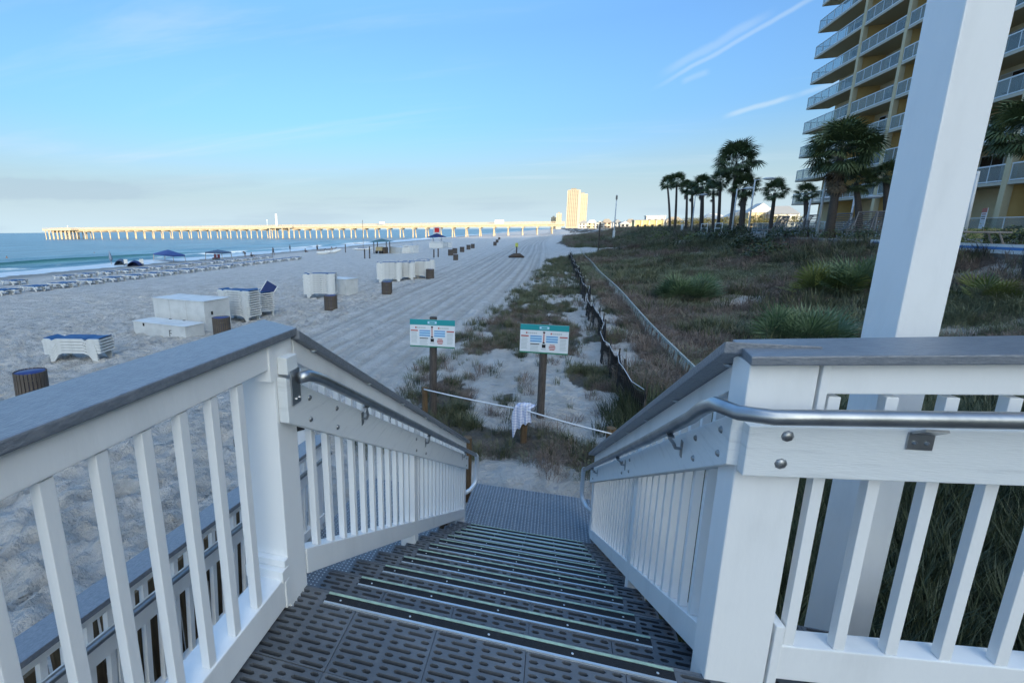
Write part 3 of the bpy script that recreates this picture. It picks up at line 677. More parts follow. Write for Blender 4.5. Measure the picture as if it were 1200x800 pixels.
M_rope = mat('white_rope', (.70, .74, .78), .8, bump=.5, bscale=80)
rp = []
K = [Vector((-2.25, 8.12, -1.52)), Vector((-.375, 7.50, -1.50)), Vector((.93, 7.17, -1.62))]
for a, b_ in zip(K, K[1:]):
    for k in range(8):
        f = k/8; p = a.lerp(b_, f); p.z -= .015*4*f*(1-f); rp.append(p)
rp.append(K[-1])
tag(MB().tube(rp, .012, 7).build('rope', M_rope, smooth=True), 'white rope strung across the sand between three stakes', 'rope')
# draped checked cloth
M_cloth = mat('checked_cloth', (.55, .60, .72), .9)
_t = M_cloth.node_tree; _b = _t.nodes['Principled BSDF']; _tc = nd(_t, 'ShaderNodeTexCoord')
_w1 = nd(_t, 'ShaderNodeTexWave', i_Scale=7, i_Distortion=1.); _w2 = nd(_t, 'ShaderNodeTexWave', i_Scale=7, i_Distortion=1., bands_direction='Z')
_t.links.new(_tc.outputs['Object'], _w1.inputs[0]); _t.links.new(_tc.outputs['Object'], _w2.inputs[0])
_mm = math_n(_t, 'MULTIPLY', math_n(_t, 'ADD', _w1.outputs['Fac'], _w2.outputs['Fac']), .5)
_mx = nd(_t, 'ShaderNodeMix', data_type='RGBA'); _t.links.new(_mm, _mx.inputs['Factor']); _mx.inputs[6].default_value = (.33, .38, .58, 1); _mx.inputs[7].default_value = (.72, .75, .82, 1); _t.links.new(_mx.outputs[2], _b.inputs['Base Color'])
mb = MB(); n = 18; ang = 0
vs = []
for i in range(n+1):
    for j in range(n+1):
        u, v = i/n-.5, j/n-.5; s_ = .42
        # square laid over the stake top, falling on both sides
        x = u*.30 + .02*math.sin(v*9); y_ = v; dist = abs(v)
        drop = max(0, dist-.10)*s_*1.9 + (u*u)*.30 + .02*math.sin(u*21+v*5)
        yy = (max(-.10, min(.10, v)))*.6 + (v-max(-.10, min(.10, v)))*.10 + .022*math.sin(u*19)*min(1, dist*4)
        if v > 0: drop *= .45
        vs.append((x + (-.05*dist if v < 0 else .03), yy, .035-drop*(1.15 - .8*u if v < 0 else 1)))
fs = [(i*(n+1)+j, (i+1)*(n+1)+j, (i+1)*(n+1)+j+1, i*(n+1)+j+1) for i in range(n) for j in range(n)]
mb.add(vs, fs); o = mb.build('draped_cloth', M_cloth, smooth=True, loc=(-.40, 7.56, -1.44))
md = o.modifiers.new('thick', 'SOLIDIFY'); md.thickness = .008; o.modifiers.new('sub', 'SUBSURF').render_levels = 1
tag(o, 'white and blue checked cloth hanging over the rope and the middle stake', 'cloth')

# ------------------------------------------------------------------ fences on the dune edge
M_net = mat('black_netting', (.012, .014, .018), .5); M_fst = mat('fence_stake', (.05, .042, .036), .85, col2=(.10, .09, .08), nscale=8)
nf = thing('sand_fence', 'sagging black netting fence on crooked stakes with a white line running along it', 'fence', (1.4, 8.4, -2.15))
mb = MB(); tops = []; y = 8.4
FX = lambda y: 1.42 + .10*math.sin(y*.9) + .06*math.sin(y*2.3) + .012*(y-8)*0
ys = []
while y < 60: ys.append(y); y += 1.15 + .25*rnd.random() + (.5 if y > 30 else 0)
for y in ys:
    x = FX(y); g = G(x, y); lx = rnd.uniform(-.10, .10); ly = rnd.uniform(-.10, .10); h = rnd.uniform(.85, 1.05)
    o = MB().beam((0, 0, -.2), (lx, ly, h), .028, .028).build('stake', M_fst, nf, loc=(x-1.4, y-8.4, g+2.15)); tops.append(Vector((x+lx*.9, y+ly*.9, g+h*.88)))
    tops[-1].z -= rnd.random()*.06
nb_ = MB(); wl = MB()
for (a, b_), y in zip(zip(tops, tops[1:]), ys):
    n = 14 if y < 22 else 6; far = y > 22
    for k in range(n+1):
        f = k/n; p = a.lerp(b_, f); sag = .16*4*f*(1-f); p.z -= sag; g = G(p.x, p.y)
        q = Vector((p.x + .05*math.sin(f*7), p.y + .03, g+.04)); w_ = .016 if not far else .03
        if k: nb_.beam(p, Vector((q.x, q.y-.12, q.z)), w_, .004); nb_.beam(Vector((p.x, p.y-.13, p.z)), q, w_, .004)
    for h in (0, .3, .55, .8):
        prev = None
        for k in range(7):
            f = k/6; p = a.lerp(b_, f); p.z -= .16*4*f*(1-f); g = G(p.x, p.y)+.05; p.z = p.z + (g-p.z)*h
            if prev is not None: nb_.beam(prev, p, .006, .014 if h == 0 else .008)
            prev = p
    wl.tube([a+Vector((-.04, 0, .02)), (a+b_)/2+Vector((-.05, 0, -.06)), b_+Vector((-.04, 0, .02))], .006, 5, False)
for m in (nb_, wl):
    m.v = [(v[0]-1.4, v[1]-8.4, v[2]+2.15) for v in m.v]
o = nb_.build('netting', M_net, nf); o['kind'] = 'stuff'
wl.build('white_line', M_rope, nf)
# second, short spur of netting
pf = thing('picket_fence', 'low white slatted sand fence running straight up the dune behind the black netting', 'fence', (3.02, 11.0, -2.1))
M_pick = mat('faded_white_slat', (.42, .46, .44), .8, col2=(.22, .25, .22), nscale=6)
me_s = MB().box(-.008, .008, -.032, .032, -.05, .46).mesh('slat', M_pick)
st = MB(); y = 10.6; k = 0; rl = []
while y < 71:
    x = 3.02+.05*math.sin(y*.3); g = G(x, y); M = None
    if k < 280: link('slat', me_s, pf, (x-3.02, y-11, g+2.1+rnd.uniform(-.05, .03)), (rnd.uniform(-.12, .12), rnd.uniform(.05, .22), 0))
    else: st.box(x-3.02-.008, x-3.02+.008, y-11-.035, y-11+.035, g+2.1-.05, g+2.1+.6)
    if k % 12 == 0: rl.append(Vector((x-3.02+.06, y-11, g+2.1+.44)))
    y += .17 if y < 50 else .5; k += 1
if st.v: st.build('far_slats', M_pick, pf)['kind'] = 'stuff'
mb = MB()
for a, b_ in zip(rl, rl[1:]): mb.beam(a, b_, .035, .06)
mb.build('top_rail', M_pick, pf)

# ------------------------------------------------------------------ plants
def leafmat(name, c1, c2, rough=.55, tl=.25):
    m = mat(name, c1, rough, col2=c2, nscale=3.5, spec=.35); return m
M_grass = leafmat('dune_grass', (.10, .115, .062), (.17, .17, .10)); M_brush = leafmat('brown_brush', (.15, .118, .098), (.27, .215, .18), .85)
M_brush2 = leafmat('grey_green_brush', (.12, .14, .085), (.20, .22, .14), .8); M_dgrass = leafmat('dark_grass', (.032, .048, .024), (.075, .09, .048))
M_shrub = leafmat('dark_shrub', (.030, .050, .022), (.065, .090, .040)); M_palmetto = leafmat('palmetto_leaf', (.06, .11, .05), (.14, .20, .115), .45)
M_palmetto2 = leafmat('palmetto_leaf_green', (.10, .13, .035), (.15, .18, .06), .5)
def blade_tuft(name, m, n, h, spread, wd, bend=.5, seed=0, twig=False):
    r = random.Random(seed); mb = MB()
    for _ in range(n):
        a = r.random()*2*pi; rr_ = spread*math.sqrt(r.random())*.5; bx, by = rr_*math.cos(a), rr_*math.sin(a)
        a2 = a + r.uniform(-.8, .8); hh = h*r.uniform(.5, 1); out = spread*r.uniform(.2, 1)*bend; w_ = wd*r.uniform(.6, 1.2)
        sx, sy = -math.sin(a2)*w_, math.cos(a2)*w_; dx, dy = math.cos(a2)*out, math.sin(a2)*out
        p0 = (bx, by, -.03); p1 = (bx+dx*.35, by+dy*.35, hh*.62); p2 = (bx+dx, by+dy, hh*(1 if not twig else r.uniform(.55, 1)))
        mb.add([(p0[0]-sx, p0[1]-sy, p0[2]), (p0[0]+sx, p0[1]+sy, p0[2]), (p1[0]+sx*.8, p1[1]+sy*.8, p1[2]), (p1[0]-sx*.8, p1[1]-sy*.8, p1[2]), p2], [(0, 1, 2, 3), (3, 2, 4)])
    return mb.mesh(name, m)
def leaf_clump(name, m, n, r0, leaf, seed=0, flat=.6):
    r = random.Random(seed); mb = MB()
    for _ in range(n):
        th = r.random()*2*pi; ph = math.acos(r.uniform(-.1, 1)); rad = r0*r.uniform(.35, 1)**.6*(1+.25*math.sin(3*th+seed))
        p = Vector((rad*math.sin(ph)*math.cos(th), rad*math.sin(ph)*math.sin(th), rad*math.cos(ph)*flat))
        u = Vector((r.gauss(0, 1), r.gauss(0, 1), r.gauss(0, .6))).normalized()*leaf*r.uniform(.5, 1.2); v = u.orthogonal().normalized()*leaf*.45
        if r.random() < .5: v = Vector((0, 0, 1)).cross(u).normalized()*leaf*.45
        mb.add([p-u*.5, p+v*.5, p+u*.5, p-v*.5], [(0, 1, 2, 3)])
    return mb.mesh(name, m)
def coll(name, meshes):
    c = bpy.data.collections.new(name)
    for i, me in enumerate(meshes):
        o = bpy.data.objects.new(f'{name}_{chr(97+i)}', me); c.objects.link(o)
    return c
def scatter(name, pts, rots, scl, idx, colle, label):
    me = bpy.data.meshes.new(name); me.vertices.add(len(pts)); me.vertices.foreach_set('co', np.asarray(pts, np.float32).ravel())
    a = me.attributes.new('rot', 'FLOAT_VECTOR', 'POINT'); a.data.foreach_set('vector', np.asarray(rots, np.float32).ravel())
    a = me.attributes.new('scl', 'FLOAT', 'POINT'); a.data.foreach_set('value', np.asarray(scl, np.float32))
    a = me.attributes.new('idx', 'INT', 'POINT'); a.data.foreach_set('value', np.asarray(idx, np.int32))
    me.update(); o = link(name, me)
    g = bpy.data.node_groups.new(name, 'GeometryNodeTree'); g.interface.new_socket('Geometry', in_out='INPUT', socket_type='NodeSocketGeometry'); g.interface.new_socket('Geometry', in_out='OUTPUT', socket_type='NodeSocketGeometry')
    gi = g.nodes.new('NodeGroupInput'); go = g.nodes.new('NodeGroupOutput'); ip = g.nodes.new('GeometryNodeInstanceOnPoints')
    ci = g.nodes.new('GeometryNodeCollectionInfo'); ci.inputs['Collection'].default_value = colle; ci.inputs['Separate Children'].default_value = True; ci.inputs['Reset Children'].default_value = True
    def na(nm, ty):
        n = g.nodes.new('GeometryNodeInputNamedAttribute'); n.data_type = ty; n.inputs['Name'].default_value = nm; return n.outputs['Attribute']
    g.links.new(gi.outputs[0], ip.inputs['Points']); g.links.new(ci.outputs[0], ip.inputs['Instance']); ip.inputs['Pick Instance'].default_value = True
    g.links.new(na('idx', 'INT'), ip.inputs['Instance Index'])
    er = g.nodes.new('FunctionNodeEulerToRotation'); g.links.new(na('rot', 'FLOAT_VECTOR'), er.inputs[0]); g.links.new(er.outputs[0], ip.inputs['Rotation'])
    g.links.new(na('scl', 'FLOAT'), ip.inputs['Scale']); g.links.new(ip.outputs[0], go.inputs[0])
    md = o.modifiers.new('scatter', 'NODES'); md.node_group = g
    o['kind'] = 'stuff'; o['label'] = label; o['category'] = 'vegetation'; return o
rs = np.random.RandomState(5)
def samples(n, x0, x1, y0, y1, dens, ynear=3.0):
    # points crowd towards the camera: y drawn log-uniform
    x = rs.uniform(x0, x1, n); y = (y0+ynear)*((y1+ynear)/(y0+ynear))**rs.rand(n) - ynear
    keep = rs.rand(n) < dens(x, y); x, y = x[keep], y[keep]
    z = base_h(x, y)+detail_h(x, y); return x, y, z
def do_scatter(name, x, y, z, s0, s1, grow, nvar, colle, label, tilt=.15):
    n = len(x); rot = np.stack([rs.uniform(-tilt, tilt, n), rs.uniform(-tilt, tilt, n), rs.uniform(0, 6.28, n)], -1)
    d = np.hypot(x, y); s_ = rs.uniform(s0, s1, n)*(1+d*grow)
    scatter(name, np.stack([x, y, z-.02], -1), rot, s_, (rs.randint(0, nvar, n) if nvar != 8 else np.where(fbm(x*.25, y*.18, 111)+.10*rs.randn(n) > .47, np.array([0, 1, 2, 3, 7])[rs.randint(0, 5, n)], np.array([4, 5, 6])[rs.randint(0, 3, n)])), colle, label)
inview = lambda x, y: (y > .62*0 - 3) & (x < (y+4)*1.15+6)
cg = coll('grass_tuft', [blade_tuft('grass_tuft', M_grass, 34, .30, .24, .0045, .7, s) for s in range(4)] + [blade_tuft('grass_tuft', M_dgrass, 34, .26, .26, .005, .9, 10+s) for s in range(2)])
x, y, z = samples(30000, -5.5, 3.0, 6.2, 75, lambda x, y: np.clip(veg_mask(x, y)*(1.0-.95*sand_patch(x, y))*(.15+.85*smooth(.45, .62, fbm(x*1.5, y*1.1, 91)))*.62 + smooth(16, 40, y)*veg_mask(x, y)*.2, 0, 1)*(x > -5.5+0*y))
do_scatter('dune_grass', x, y, z, .35, .95, .016, 6, cg, 'sparse green and grey dune grass between the beach and the black fence')
cbr = coll('brush_clump', [blade_tuft('brush_clump', M_brush, 90, .34, .42, .004, .8, 20+s, True) for s in range(4)] + [blade_tuft('brush_clump', M_brush2, 90, .30, .44, .0045, .8, 30+s, True) for s in range(3)] + [blade_tuft('brush_clump', M_brush, 60, .26, .5, .007, .8, 40, True)])
x, y, z = samples(52000, 1.6, 34, 1.0, 160, lambda x, y: veg_mask(x, y)*(1-.9*sand_patch(x, y))*inview(x, y)*smooth(1.2, 3.2, x)*(x < 16.2+smooth(72, 80, y)*40), 4.)
do_scatter('dune_brush', x, y, z, .5, 1.3, .016, 8, cbr, 'low brown and grey-green brush covering the dune')
x, y, z = samples(15000, 3.0, 32, 4.0, 120, lambda x, y: veg_mask(x, y)*inview(x, y)*smooth(.46, .58, fbm(x*.35, y*.3, 97))*(x < 16.2+smooth(72, 80, y)*40), 4.)
do_scatter('dune_tall_grass', x, y, z, .9, 2.0, .016, 6, cg, 'taller green and straw grass standing out of the dune brush')
x, y, z = samples(5000, -4.5, 1.8, 6.5, 50, lambda x, y: veg_mask(x, y)*(1-.8*sand_patch(x, y))*smooth(.45, .6, fbm(x*.9, y*.9, 99))*.8)
do_scatter('path_brush', x, y, z, .35, .75, .014, 8, cbr, 'low brown twigs and litter around the information signs')
cdk = coll('dark_tuft', [blade_tuft('dark_tuft', M_dgrass, 60, .62, .34, .006, .9, 50+s) for s in range(3)])
x, y, z = samples(6500, .75, 9, 1.0, 11, lambda x, y: smooth(.8, 1.5, x)*(y > .2)*smooth(11, 7, y)*(x > .6+.0*y), 3.)
do_scatter('dark_undergrowth', x, y, z, .6, 1.2, .0, 3, cdk, 'dark tall grass growing under the right railing', .3)

def fan_leaf(mb, base, dirv, size, n=13, spread=2.3, wd=.035, droop=.15, stem=.5, up=Vector((0, 0, 1))):
    base = Vector(base); d = Vector(dirv).normalized(); side = d.cross(up); side = side.normalized() if side.length > .05 else Vector((1, 0, 0)); nrm = side.cross(d).normalized()
    hub = base + d*size*stem; sw = side*wd*.18*size*4
    mb.add([base-sw*.4, base+sw*.4, hub+sw*.3, hub-sw*.3], [(0, 1, 2, 3)])
    for k in range(n):
        a = spread*(k/(n-1)-.5); l = size*(1-stem)*1.15*(.80+.20*math.cos(a))*rnd.uniform(.88, 1.05)
        dd = d*math.cos(a)+side*math.sin(a); pp = nrm.cross(dd)*wd*size
        m_ = hub + dd*l*.55 + nrm*.03*size*(1 if k % 2 else -1); t_ = hub + dd*l - Vector((0, 0, droop*l*(.6+abs(a)*.5)))
        mb.add([hub, m_-pp, t_, m_+pp], [(0, 1, 2, 3)])
# saw palmettos on the dune
def palmetto(px, py, r, m, label, nleaf=34, seed=1):
    g = gnd(px, py); rr_ = random.Random(seed); t_ = thing('saw_palmetto', label, 'palmetto', g, 0, 'palmetto clumps on the dune')
    for k in range(nleaf):
        th = rr_.random()*2*pi; el = rr_.uniform(.25, 1.35); b0 = Vector((math.cos(th), math.sin(th), 0))*r*rr_.random()*.55
        d = Vector((math.cos(th)*math.cos(el), math.sin(th)*math.cos(el), math.sin(el)))
        mb = MB(); fan_leaf(mb, (0, 0, 0), d, r*rr_.uniform(.8, 1.2), 18, rr_.uniform(2.0, 3.0), .017, .05, .42, Vector((rr_.gauss(0, .4), rr_.gauss(0, .4), 1)))
        mb.build('fan_leaf', m, t_, loc=b0)
    return t_
palmetto(801, 352, 1.2, M_palmetto, 'round grey-green palmetto clump alone on the brown dune', 60, 1)
palmetto(938, 404, 1.05, M_palmetto, 'large spiky palmetto right behind the grey cap of the right railing', 62, 2)
palmetto(1006, 341, 1.35, M_palmetto, 'tall pale palmetto clump beside the left edge of the white column', 50, 3)
palmetto(968, 346, 1.15, M_palmetto2, 'yellow-green palmetto clump in front of the tall pale one by the column', 50, 4)
palmetto(1160, 352, .8, M_palmetto2, 'small green clump on the dune right of the white column', 24, 5)

# palms with fan crowns
M_trunk = mat('palm_trunk', (.085, .070, .058), .9, col2=(.045, .037, .030), nscale=9, bump=.9, stretch=(1, 1, 5))
M_frond = leafmat('palm_frond', (.050, .078, .030), (.10, .14, .06)); M_dead = mat('dead_frond', (.11, .085, .055), .9)
fr = []
for s_ in range(3):
    mb = MB(); fan_leaf(mb, (0, 0, 0), (1, 0, .12), 1.0, 26, 4.4, .024, .42, .60); fr.append(mb.mesh('frond', M_frond))
mb = MB(); fan_leaf(mb, (0, 0, 0), (1, 0, -.1), .8, 9, 2.2, .04, .4, .5); fr_dead = mb.mesh('dead_frond', M_dead)
def palm(bx, by, cx, cy, rpx, X, label, seed, nf_=44, skirt=0, thick=.17, zg=None):
    r = random.Random(seed); cpt = atx(cx, cy, X); base = Vector((cpt.x, cpt.y, G(cpt.x, cpt.y) if zg is None else zg))
    q = atx(bx, by, X); base.y = q.y; base.x = X
    depth = (cpt-Vector((0, 0, CH))).dot(FW); R_ = rpx*depth/F*1.12
    t_ = thing('palm_tree', label, 'palm tree', base, 0, 'fan palms along the hotel walkway')
    top = cpt-base; n = 7
    pts = [Vector((top.x*(k/n)**1.5, top.y*(k/n)**1.5, -.3 + (top.z+.3)*k/n)) for k in range(n+1)]
    MB().tube(pts, [thick*(1.25-.4*k/n) for k in range(n+1)], 9).build('trunk', M_trunk, t_, smooth=True)
    for k in range(nf_):
        f = (k+.5)/nf_; el = math.radians(82 - 135*f + r.uniform(-8, 8)); th = k*2.39996 + r.uniform(-.2, .2)
        o = link('frond', fr[k % 3], t_, top + Vector((0, 0, R_*.05)), Euler((r.uniform(-.5, .5), -el, th)), R_*r.uniform(.85, 1.1)*(1 if el > -.3 else .85))
    for k in range(skirt):
        o = link('dead_frond', fr_dead, t_, top - Vector((0, 0, R_*(.1+.5*r.random()))), Euler((r.uniform(-.5, .5), math.radians(r.uniform(55, 80)), r.random()*6.28)), R_*.7)
    return t_
for a in ((785, 268, 782, 216, 10, 18.5, 'leftmost slim palm of the row, its crown level with its twin', 1), (791, 268, 793, 214, 11, 18.3, 'slim palm standing just right of the leftmost palm', 2),
          (804, 267, 805, 222, 10, 19.5, 'third palm from the left, with a shaggy low crown', 3, 40, 8), (811, 267, 811, 224, 10, 18.6, 'palm half hidden behind the grey lamp post in the left group', 4, 40, 8),
          (822, 267, 823, 219, 13, 19, 'stout palm with a broad dark crown left of the tall one', 5, 44, 14, .24), (836, 266, 836, 224, 11, 19.6, 'thin palm directly left of the two tall trunks', 6, 40, 4),
          (842, 266, 844, 213, 13, 18.8, 'palm whose crown merges into the left side of the tallest crown', 7, 44, 4), (857, 268, 863, 193, 25, 18.6, 'tallest palm of the row with the biggest round crown', 8, 54, 0, .22),
          (869, 268, 872, 222, 17, 19.4, 'thick-trunked palm between the two lamp posts', 9, 48, 12, .26), (903, 266, 908, 226, 15, 21, 'lone palm with a small open crown between the lamp post and the hotel', 10, 34),
          (945, 272, 944, 229, 14, 19.5, 'small palm at the corner of the hotel balconies', 11, 34), (972, 272, 985, 183, 38, 16.8, 'big palm with a heavy crown in front of the hotel, left of the column', 12, 60, 22, .21),
          (1008, 272, 1003, 216, 20, 18.5, 'palm behind the big one, its crown under the balconies', 13, 40), (1040, 268, 1038, 207, 17, 20, 'palm peeking out along the left edge of the white column', 14, 40),
          (1222, 280, 1208, 158, 42, 14.2, 'palm whose crown hangs in from the right edge of the picture', 15, 60)):
    palm(*a)

# dark shrubs along the top of the dune
lf = [leaf_clump('foliage', M_shrub, 900, 1.0, .13, s_, .62) for s_ in range(3)]
lf2 = leaf_clump('foliage', M_palmetto2, 700, 1.0, .12, 9, .55)
for i, (px, py, r, v, lb) in enumerate(((742, 277, 1.3, 0, 'low dark shrub on the far dune crest, leftmost of the row'), (775, 279, 1.6, 3, 'olive shrub under the leftmost palms'), (795, 281, 1.4, 0, 'dark shrub under the slim twin palms'), (815, 284, 1.3, 3, 'olive shrub at the foot of the leaning lamp post'),
        (838, 283, 1.5, 1, 'dark rounded shrub below the white rail posts'), (860, 284, 1.4, 0, 'dark shrub between the two middle lamp posts'), (880, 291, 1.35, 2, 'spreading dark shrub nearest the walkway lamp'), (900, 295, 1.2, 1, 'darkest low shrub halfway along the dune edge'), (917, 290, 1.25, 0, 'dark shrub below the stacked deck chairs, left end'),
        (945, 290, 1.0, 3, 'olive shrub in front of the striped deck chairs'), (975, 292, .9, 3, 'pale olive shrub below the big palm'), (1010, 296, .9, 1, 'dark shrub beside the column below the deck edge'), (1150, 303, 1.0, 3, 'olive shrub under the hotel terrace right of the column'), (1190, 306, .9, 1, 'dark shrub at the right edge below the terrace'))):
    g = gnd(px, py+3)
    sh = thing('dune_shrub', lb, 'shrub', g, i*1.7, 'shrubs along the crest of the dune', r*1.25)
    link('foliage', lf2 if v == 3 else lf[v], sh, (0, 0, .15)); MB().tube([(0, 0, -.2), (.05, 0, .5)], .05, 6).build('stem', M_trunk, sh)

# ------------------------------------------------------------------ hotel
M_ochre = mat('ochre_stucco', (.74, .49, .19), .85, col2=(.68, .44, .165), nscale=1.2, bump=.1); M_cream = mat('cream_stucco', (.68, .56, .35), .8, col2=(.62, .50, .30), nscale=1.5)
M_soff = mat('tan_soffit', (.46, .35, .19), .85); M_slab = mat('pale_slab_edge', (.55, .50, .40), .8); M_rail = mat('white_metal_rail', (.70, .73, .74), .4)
M_pane = mat('dark_window', (.012, .014, .02), .12); M_frame = mat('window_frame', (.55, .58, .60), .5); M_roofw = mat('pale_render', (.55, .50, .40), .8)
gl = bpy.data.materials.new('rail_glass'); gl.use_nodes = True; t = gl.node_tree; t.nodes.clear()
_o = nd(t, 'ShaderNodeOutputMaterial'); _tr = nd(t, 'ShaderNodeBsdfTransparent'); _tr.inputs[0].default_value = (.85, .90, .91, 1); _p = nd(t, 'ShaderNodeBsdfPrincipled'); _p.inputs['Base Color'].default_value = (.34, .40, .41, 1); _p.inputs['Roughness'].default_value = .15
_m = nd(t, 'ShaderNodeMixShader'); _m.inputs[0].default_value = .32; t.links.new(_tr.outputs[0], _m.inputs[1]); t.links.new(_p.outputs[0], _m.inputs[2]); t.links.new(_m.outputs[0], _o.inputs[0])
HX = 25.8; ZB = .6
HO = Vector((HX, 50, ZB))
hotel = thing('hotel_building', 'tall ochre hotel with stacked white-railed balconies filling the right edge', 'hotel', HO)
def hb_(x0, x1, y0, y1, z0, z1): return MB().box(x0-HX, x1-HX, y0-50, y1-50, z0-ZB, z1-ZB)
edges = [66.9, 58.0, 51.5, 45.2, 38.9, 32.6, 26.3, 20.0]
FH, Z1, NF = 2.56, 3.9, 11
hb_(27.9, 46, 20, 65.6, -.5, Z1+FH*NF+1).build('wall', M_cream, hotel)
hb_(60, 80, -250, 43.9, -.5, 33).build('unseen_condo_block', M_cream, hotel)  # unseen condo block added to shade the beach, separate from the hotel
hb_(46.01, 230, 44, 65.6, -.5, 23.5).build('unseen_rear_block', M_cream, hotel)  # unseen mass added behind the hotel to shade the beach farther up
hb_(25.75, 46.2, 19.8, 66.9, Z1+FH*NF+1.001, Z1+FH*NF+1.9).build('roof', M_roofw, hotel)
hb_(25.8, 46, 19.55, 19.79, .4, Z1+FH*NF+1).build('wall', M_ochre, hotel)
for k in range(1, len(edges)):
    y = edges[k]
    hb_(25.78, 26.15, y-.2, y+.2, .3, Z1+FH*NF+1).build('pillar', M_cream, hotel, bevel=.02)
    hb_(26.16, 27.89, y-.09, y+.09, .3, Z1+FH*NF+1).build('partition', M_ochre, hotel)
me_panel = {}; me_glass_end = MB().box(.0, 1.95, -.006, .006, .10, .98).mesh('end_panel', gl)
M_curt = mat('pale_curtain', (.42, .40, .36), .8)
me_win = MB().box(-.03, .05, -.95, .95, 0, 2.05).mesh('window', M_frame)
me_pn = MB().box(-.045, -.031, .04, .88, .08, 1.97).mesh('pane', M_pane); me_pc = MB().box(-.045, -.031, .04, .88, .08, 1.97).mesh('pane', M_curt); rw = random.Random(4); PN = lambda: me_pc if rw.random() < .25 else me_pn
me_ch = MB().box(-.25, .25, -.25, .25, .35, .42).box(.2, .26, -.25, .25, .42, .95).box(-.22, -.18, -.22, .22, 0, .35).box(.18, .22, -.22, .22, 0, .35).mesh('balcony_chair', mat('balcony_chair_grey', (.10, .10, .10), .6))
slab_me = {}
for b_i in range(len(edges)-1):
    y1, y0 = edges[b_i], edges[b_i+1]; end = b_i == 0
    ya, yb_ = y0+.21, (y1 - .21 if not end else y1)
    n = 6 if end else 5; stepy = (yb_-ya)/n
    if (round(yb_-ya, 2)) not in slab_me:
        Ly = yb_-ya
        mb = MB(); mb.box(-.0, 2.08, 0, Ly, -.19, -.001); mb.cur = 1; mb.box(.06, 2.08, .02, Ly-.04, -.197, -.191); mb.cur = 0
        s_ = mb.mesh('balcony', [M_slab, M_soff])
        mb = MB(); mb.box(.02, .09, 0, Ly, .98, 1.06); mb.box(.03, .075, 0, Ly, .03, .10)
        for k in range(n+1): mb.box(.035, .075, k*stepy-.03+(.03 if k == 0 else 0)-(.03 if k == n else 0), k*stepy+.03, 0, 1.0)
        if end:
            mb.box(.08, 2.0, Ly-.05, Ly, 1.0, 1.05); mb.box(.08, 2.0, Ly-.045, Ly-.01, .05, .09)
            for x_ in (.7, 1.35, 1.97): mb.box(x_-.02, x_+.02, Ly-.045, Ly-.01, .09, 1.0)
            for k in range(12): mb.box(.12+k*.15, .135+k*.15, Ly-.035, Ly-.02, .09, 1.0)
        r_ = mb.mesh('railing', M_rail); g_ = MB().box(.045, .057, .03, stepy-.03, .10, .98).mesh('glass_panel', gl)
        slab_me[round(Ly, 2)] = (s_, r_, g_, n, stepy)
    s_, r_, g_, n, stepy = slab_me[round(yb_-ya, 2)]
    for f in range(NF):
        z = Z1 + FH*f
        visible = z < 30 or b_i < 1
        o = link('balcony', s_, hotel, (0, ya-50, z-ZB)); link('railing', r_, o)
        if z < 29:
            for k in range(n): link('glass_panel', g_, o, (0, k*stepy, 0))
        if z < 29:
            for q, yy in enumerate(((ya+yb_)/2-1.5, (ya+yb_)/2+1.3)):
                wn = link('window', me_win, hotel, (2.06, yy-50, z-ZB+.002)); link('pane', PN(), wn); link('pane', PN(), wn, (0, -.92, 0))
            for q in range(rw.choice((0, 1, 2))): link('balcony_chair', me_ch, o, (.9, 1.2+q*.9+rw.random()*2, .002), (0, 0, rw.uniform(-1, 1)))
    # ground floor doors
    wn = link('window', me_win, hotel, (2.06, (ya+yb_)/2-50-1.0, .02)); link('pane', me_pn, wn); link('pane', me_pn, wn, (0, -.92, 0))
    if b_i > 1: hb_(25.82, 27.89, ya, ya+.02, 0, .1)
# balcony chairs: simple dark seats on a few balconies
# patio rail and planter wall in front of the ground floor
tr_ = thing('hotel_terrace', 'raised concrete hotel deck with a blue-striped white edge above the dune', 'terrace', (16, 45, 0))
MB().box(-.2, 9.78, -65, 36, -1.2, .60).build('deck_slab', mat('deck_concrete', (.27, .255, .235), .85, col2=(.20, .19, .175), nscale=2), tr_)
MB().box(-.26, -.201, -65, -14, .32, .66).build('edge_board', M_rail, tr_); MB().box(-.268, -.261, -65, -14.2, .46, .56).build('blue_stripe', M_sblue, tr_)
pr2 = thing('patio_railing', 'white railing with glass panes in front of the hotel ground floor', 'railing', (22.6, 45, .6))
mb = MB()
for y in np.arange(-22, 24, 1.5): mb.box(-.02, .02, y-.02, y+.02, 0, 1.1)
mb.build('rail_posts', M_rail, pr2)['kind'] = 'stuff'
MB().box(-.03, .03, -22, 22.6, 1.101, 1.15).build('top_rail', M_rail, pr2); MB().box(-.02, .02, -22, 22.6, .08, .12).build('low_rail', M_rail, pr2)
me_g = MB().box(-.006, .006, .03, 1.47, .125, 1.08).mesh('glass_panel', gl)
for y in np.arange(-22, 22, 1.5): link('glass_panel', me_g, pr2, (0, float(y), 0))
MB().box(-.25, -.03, -22, -9, 0, .55).build('planter_wall', M_ochre, pr2)
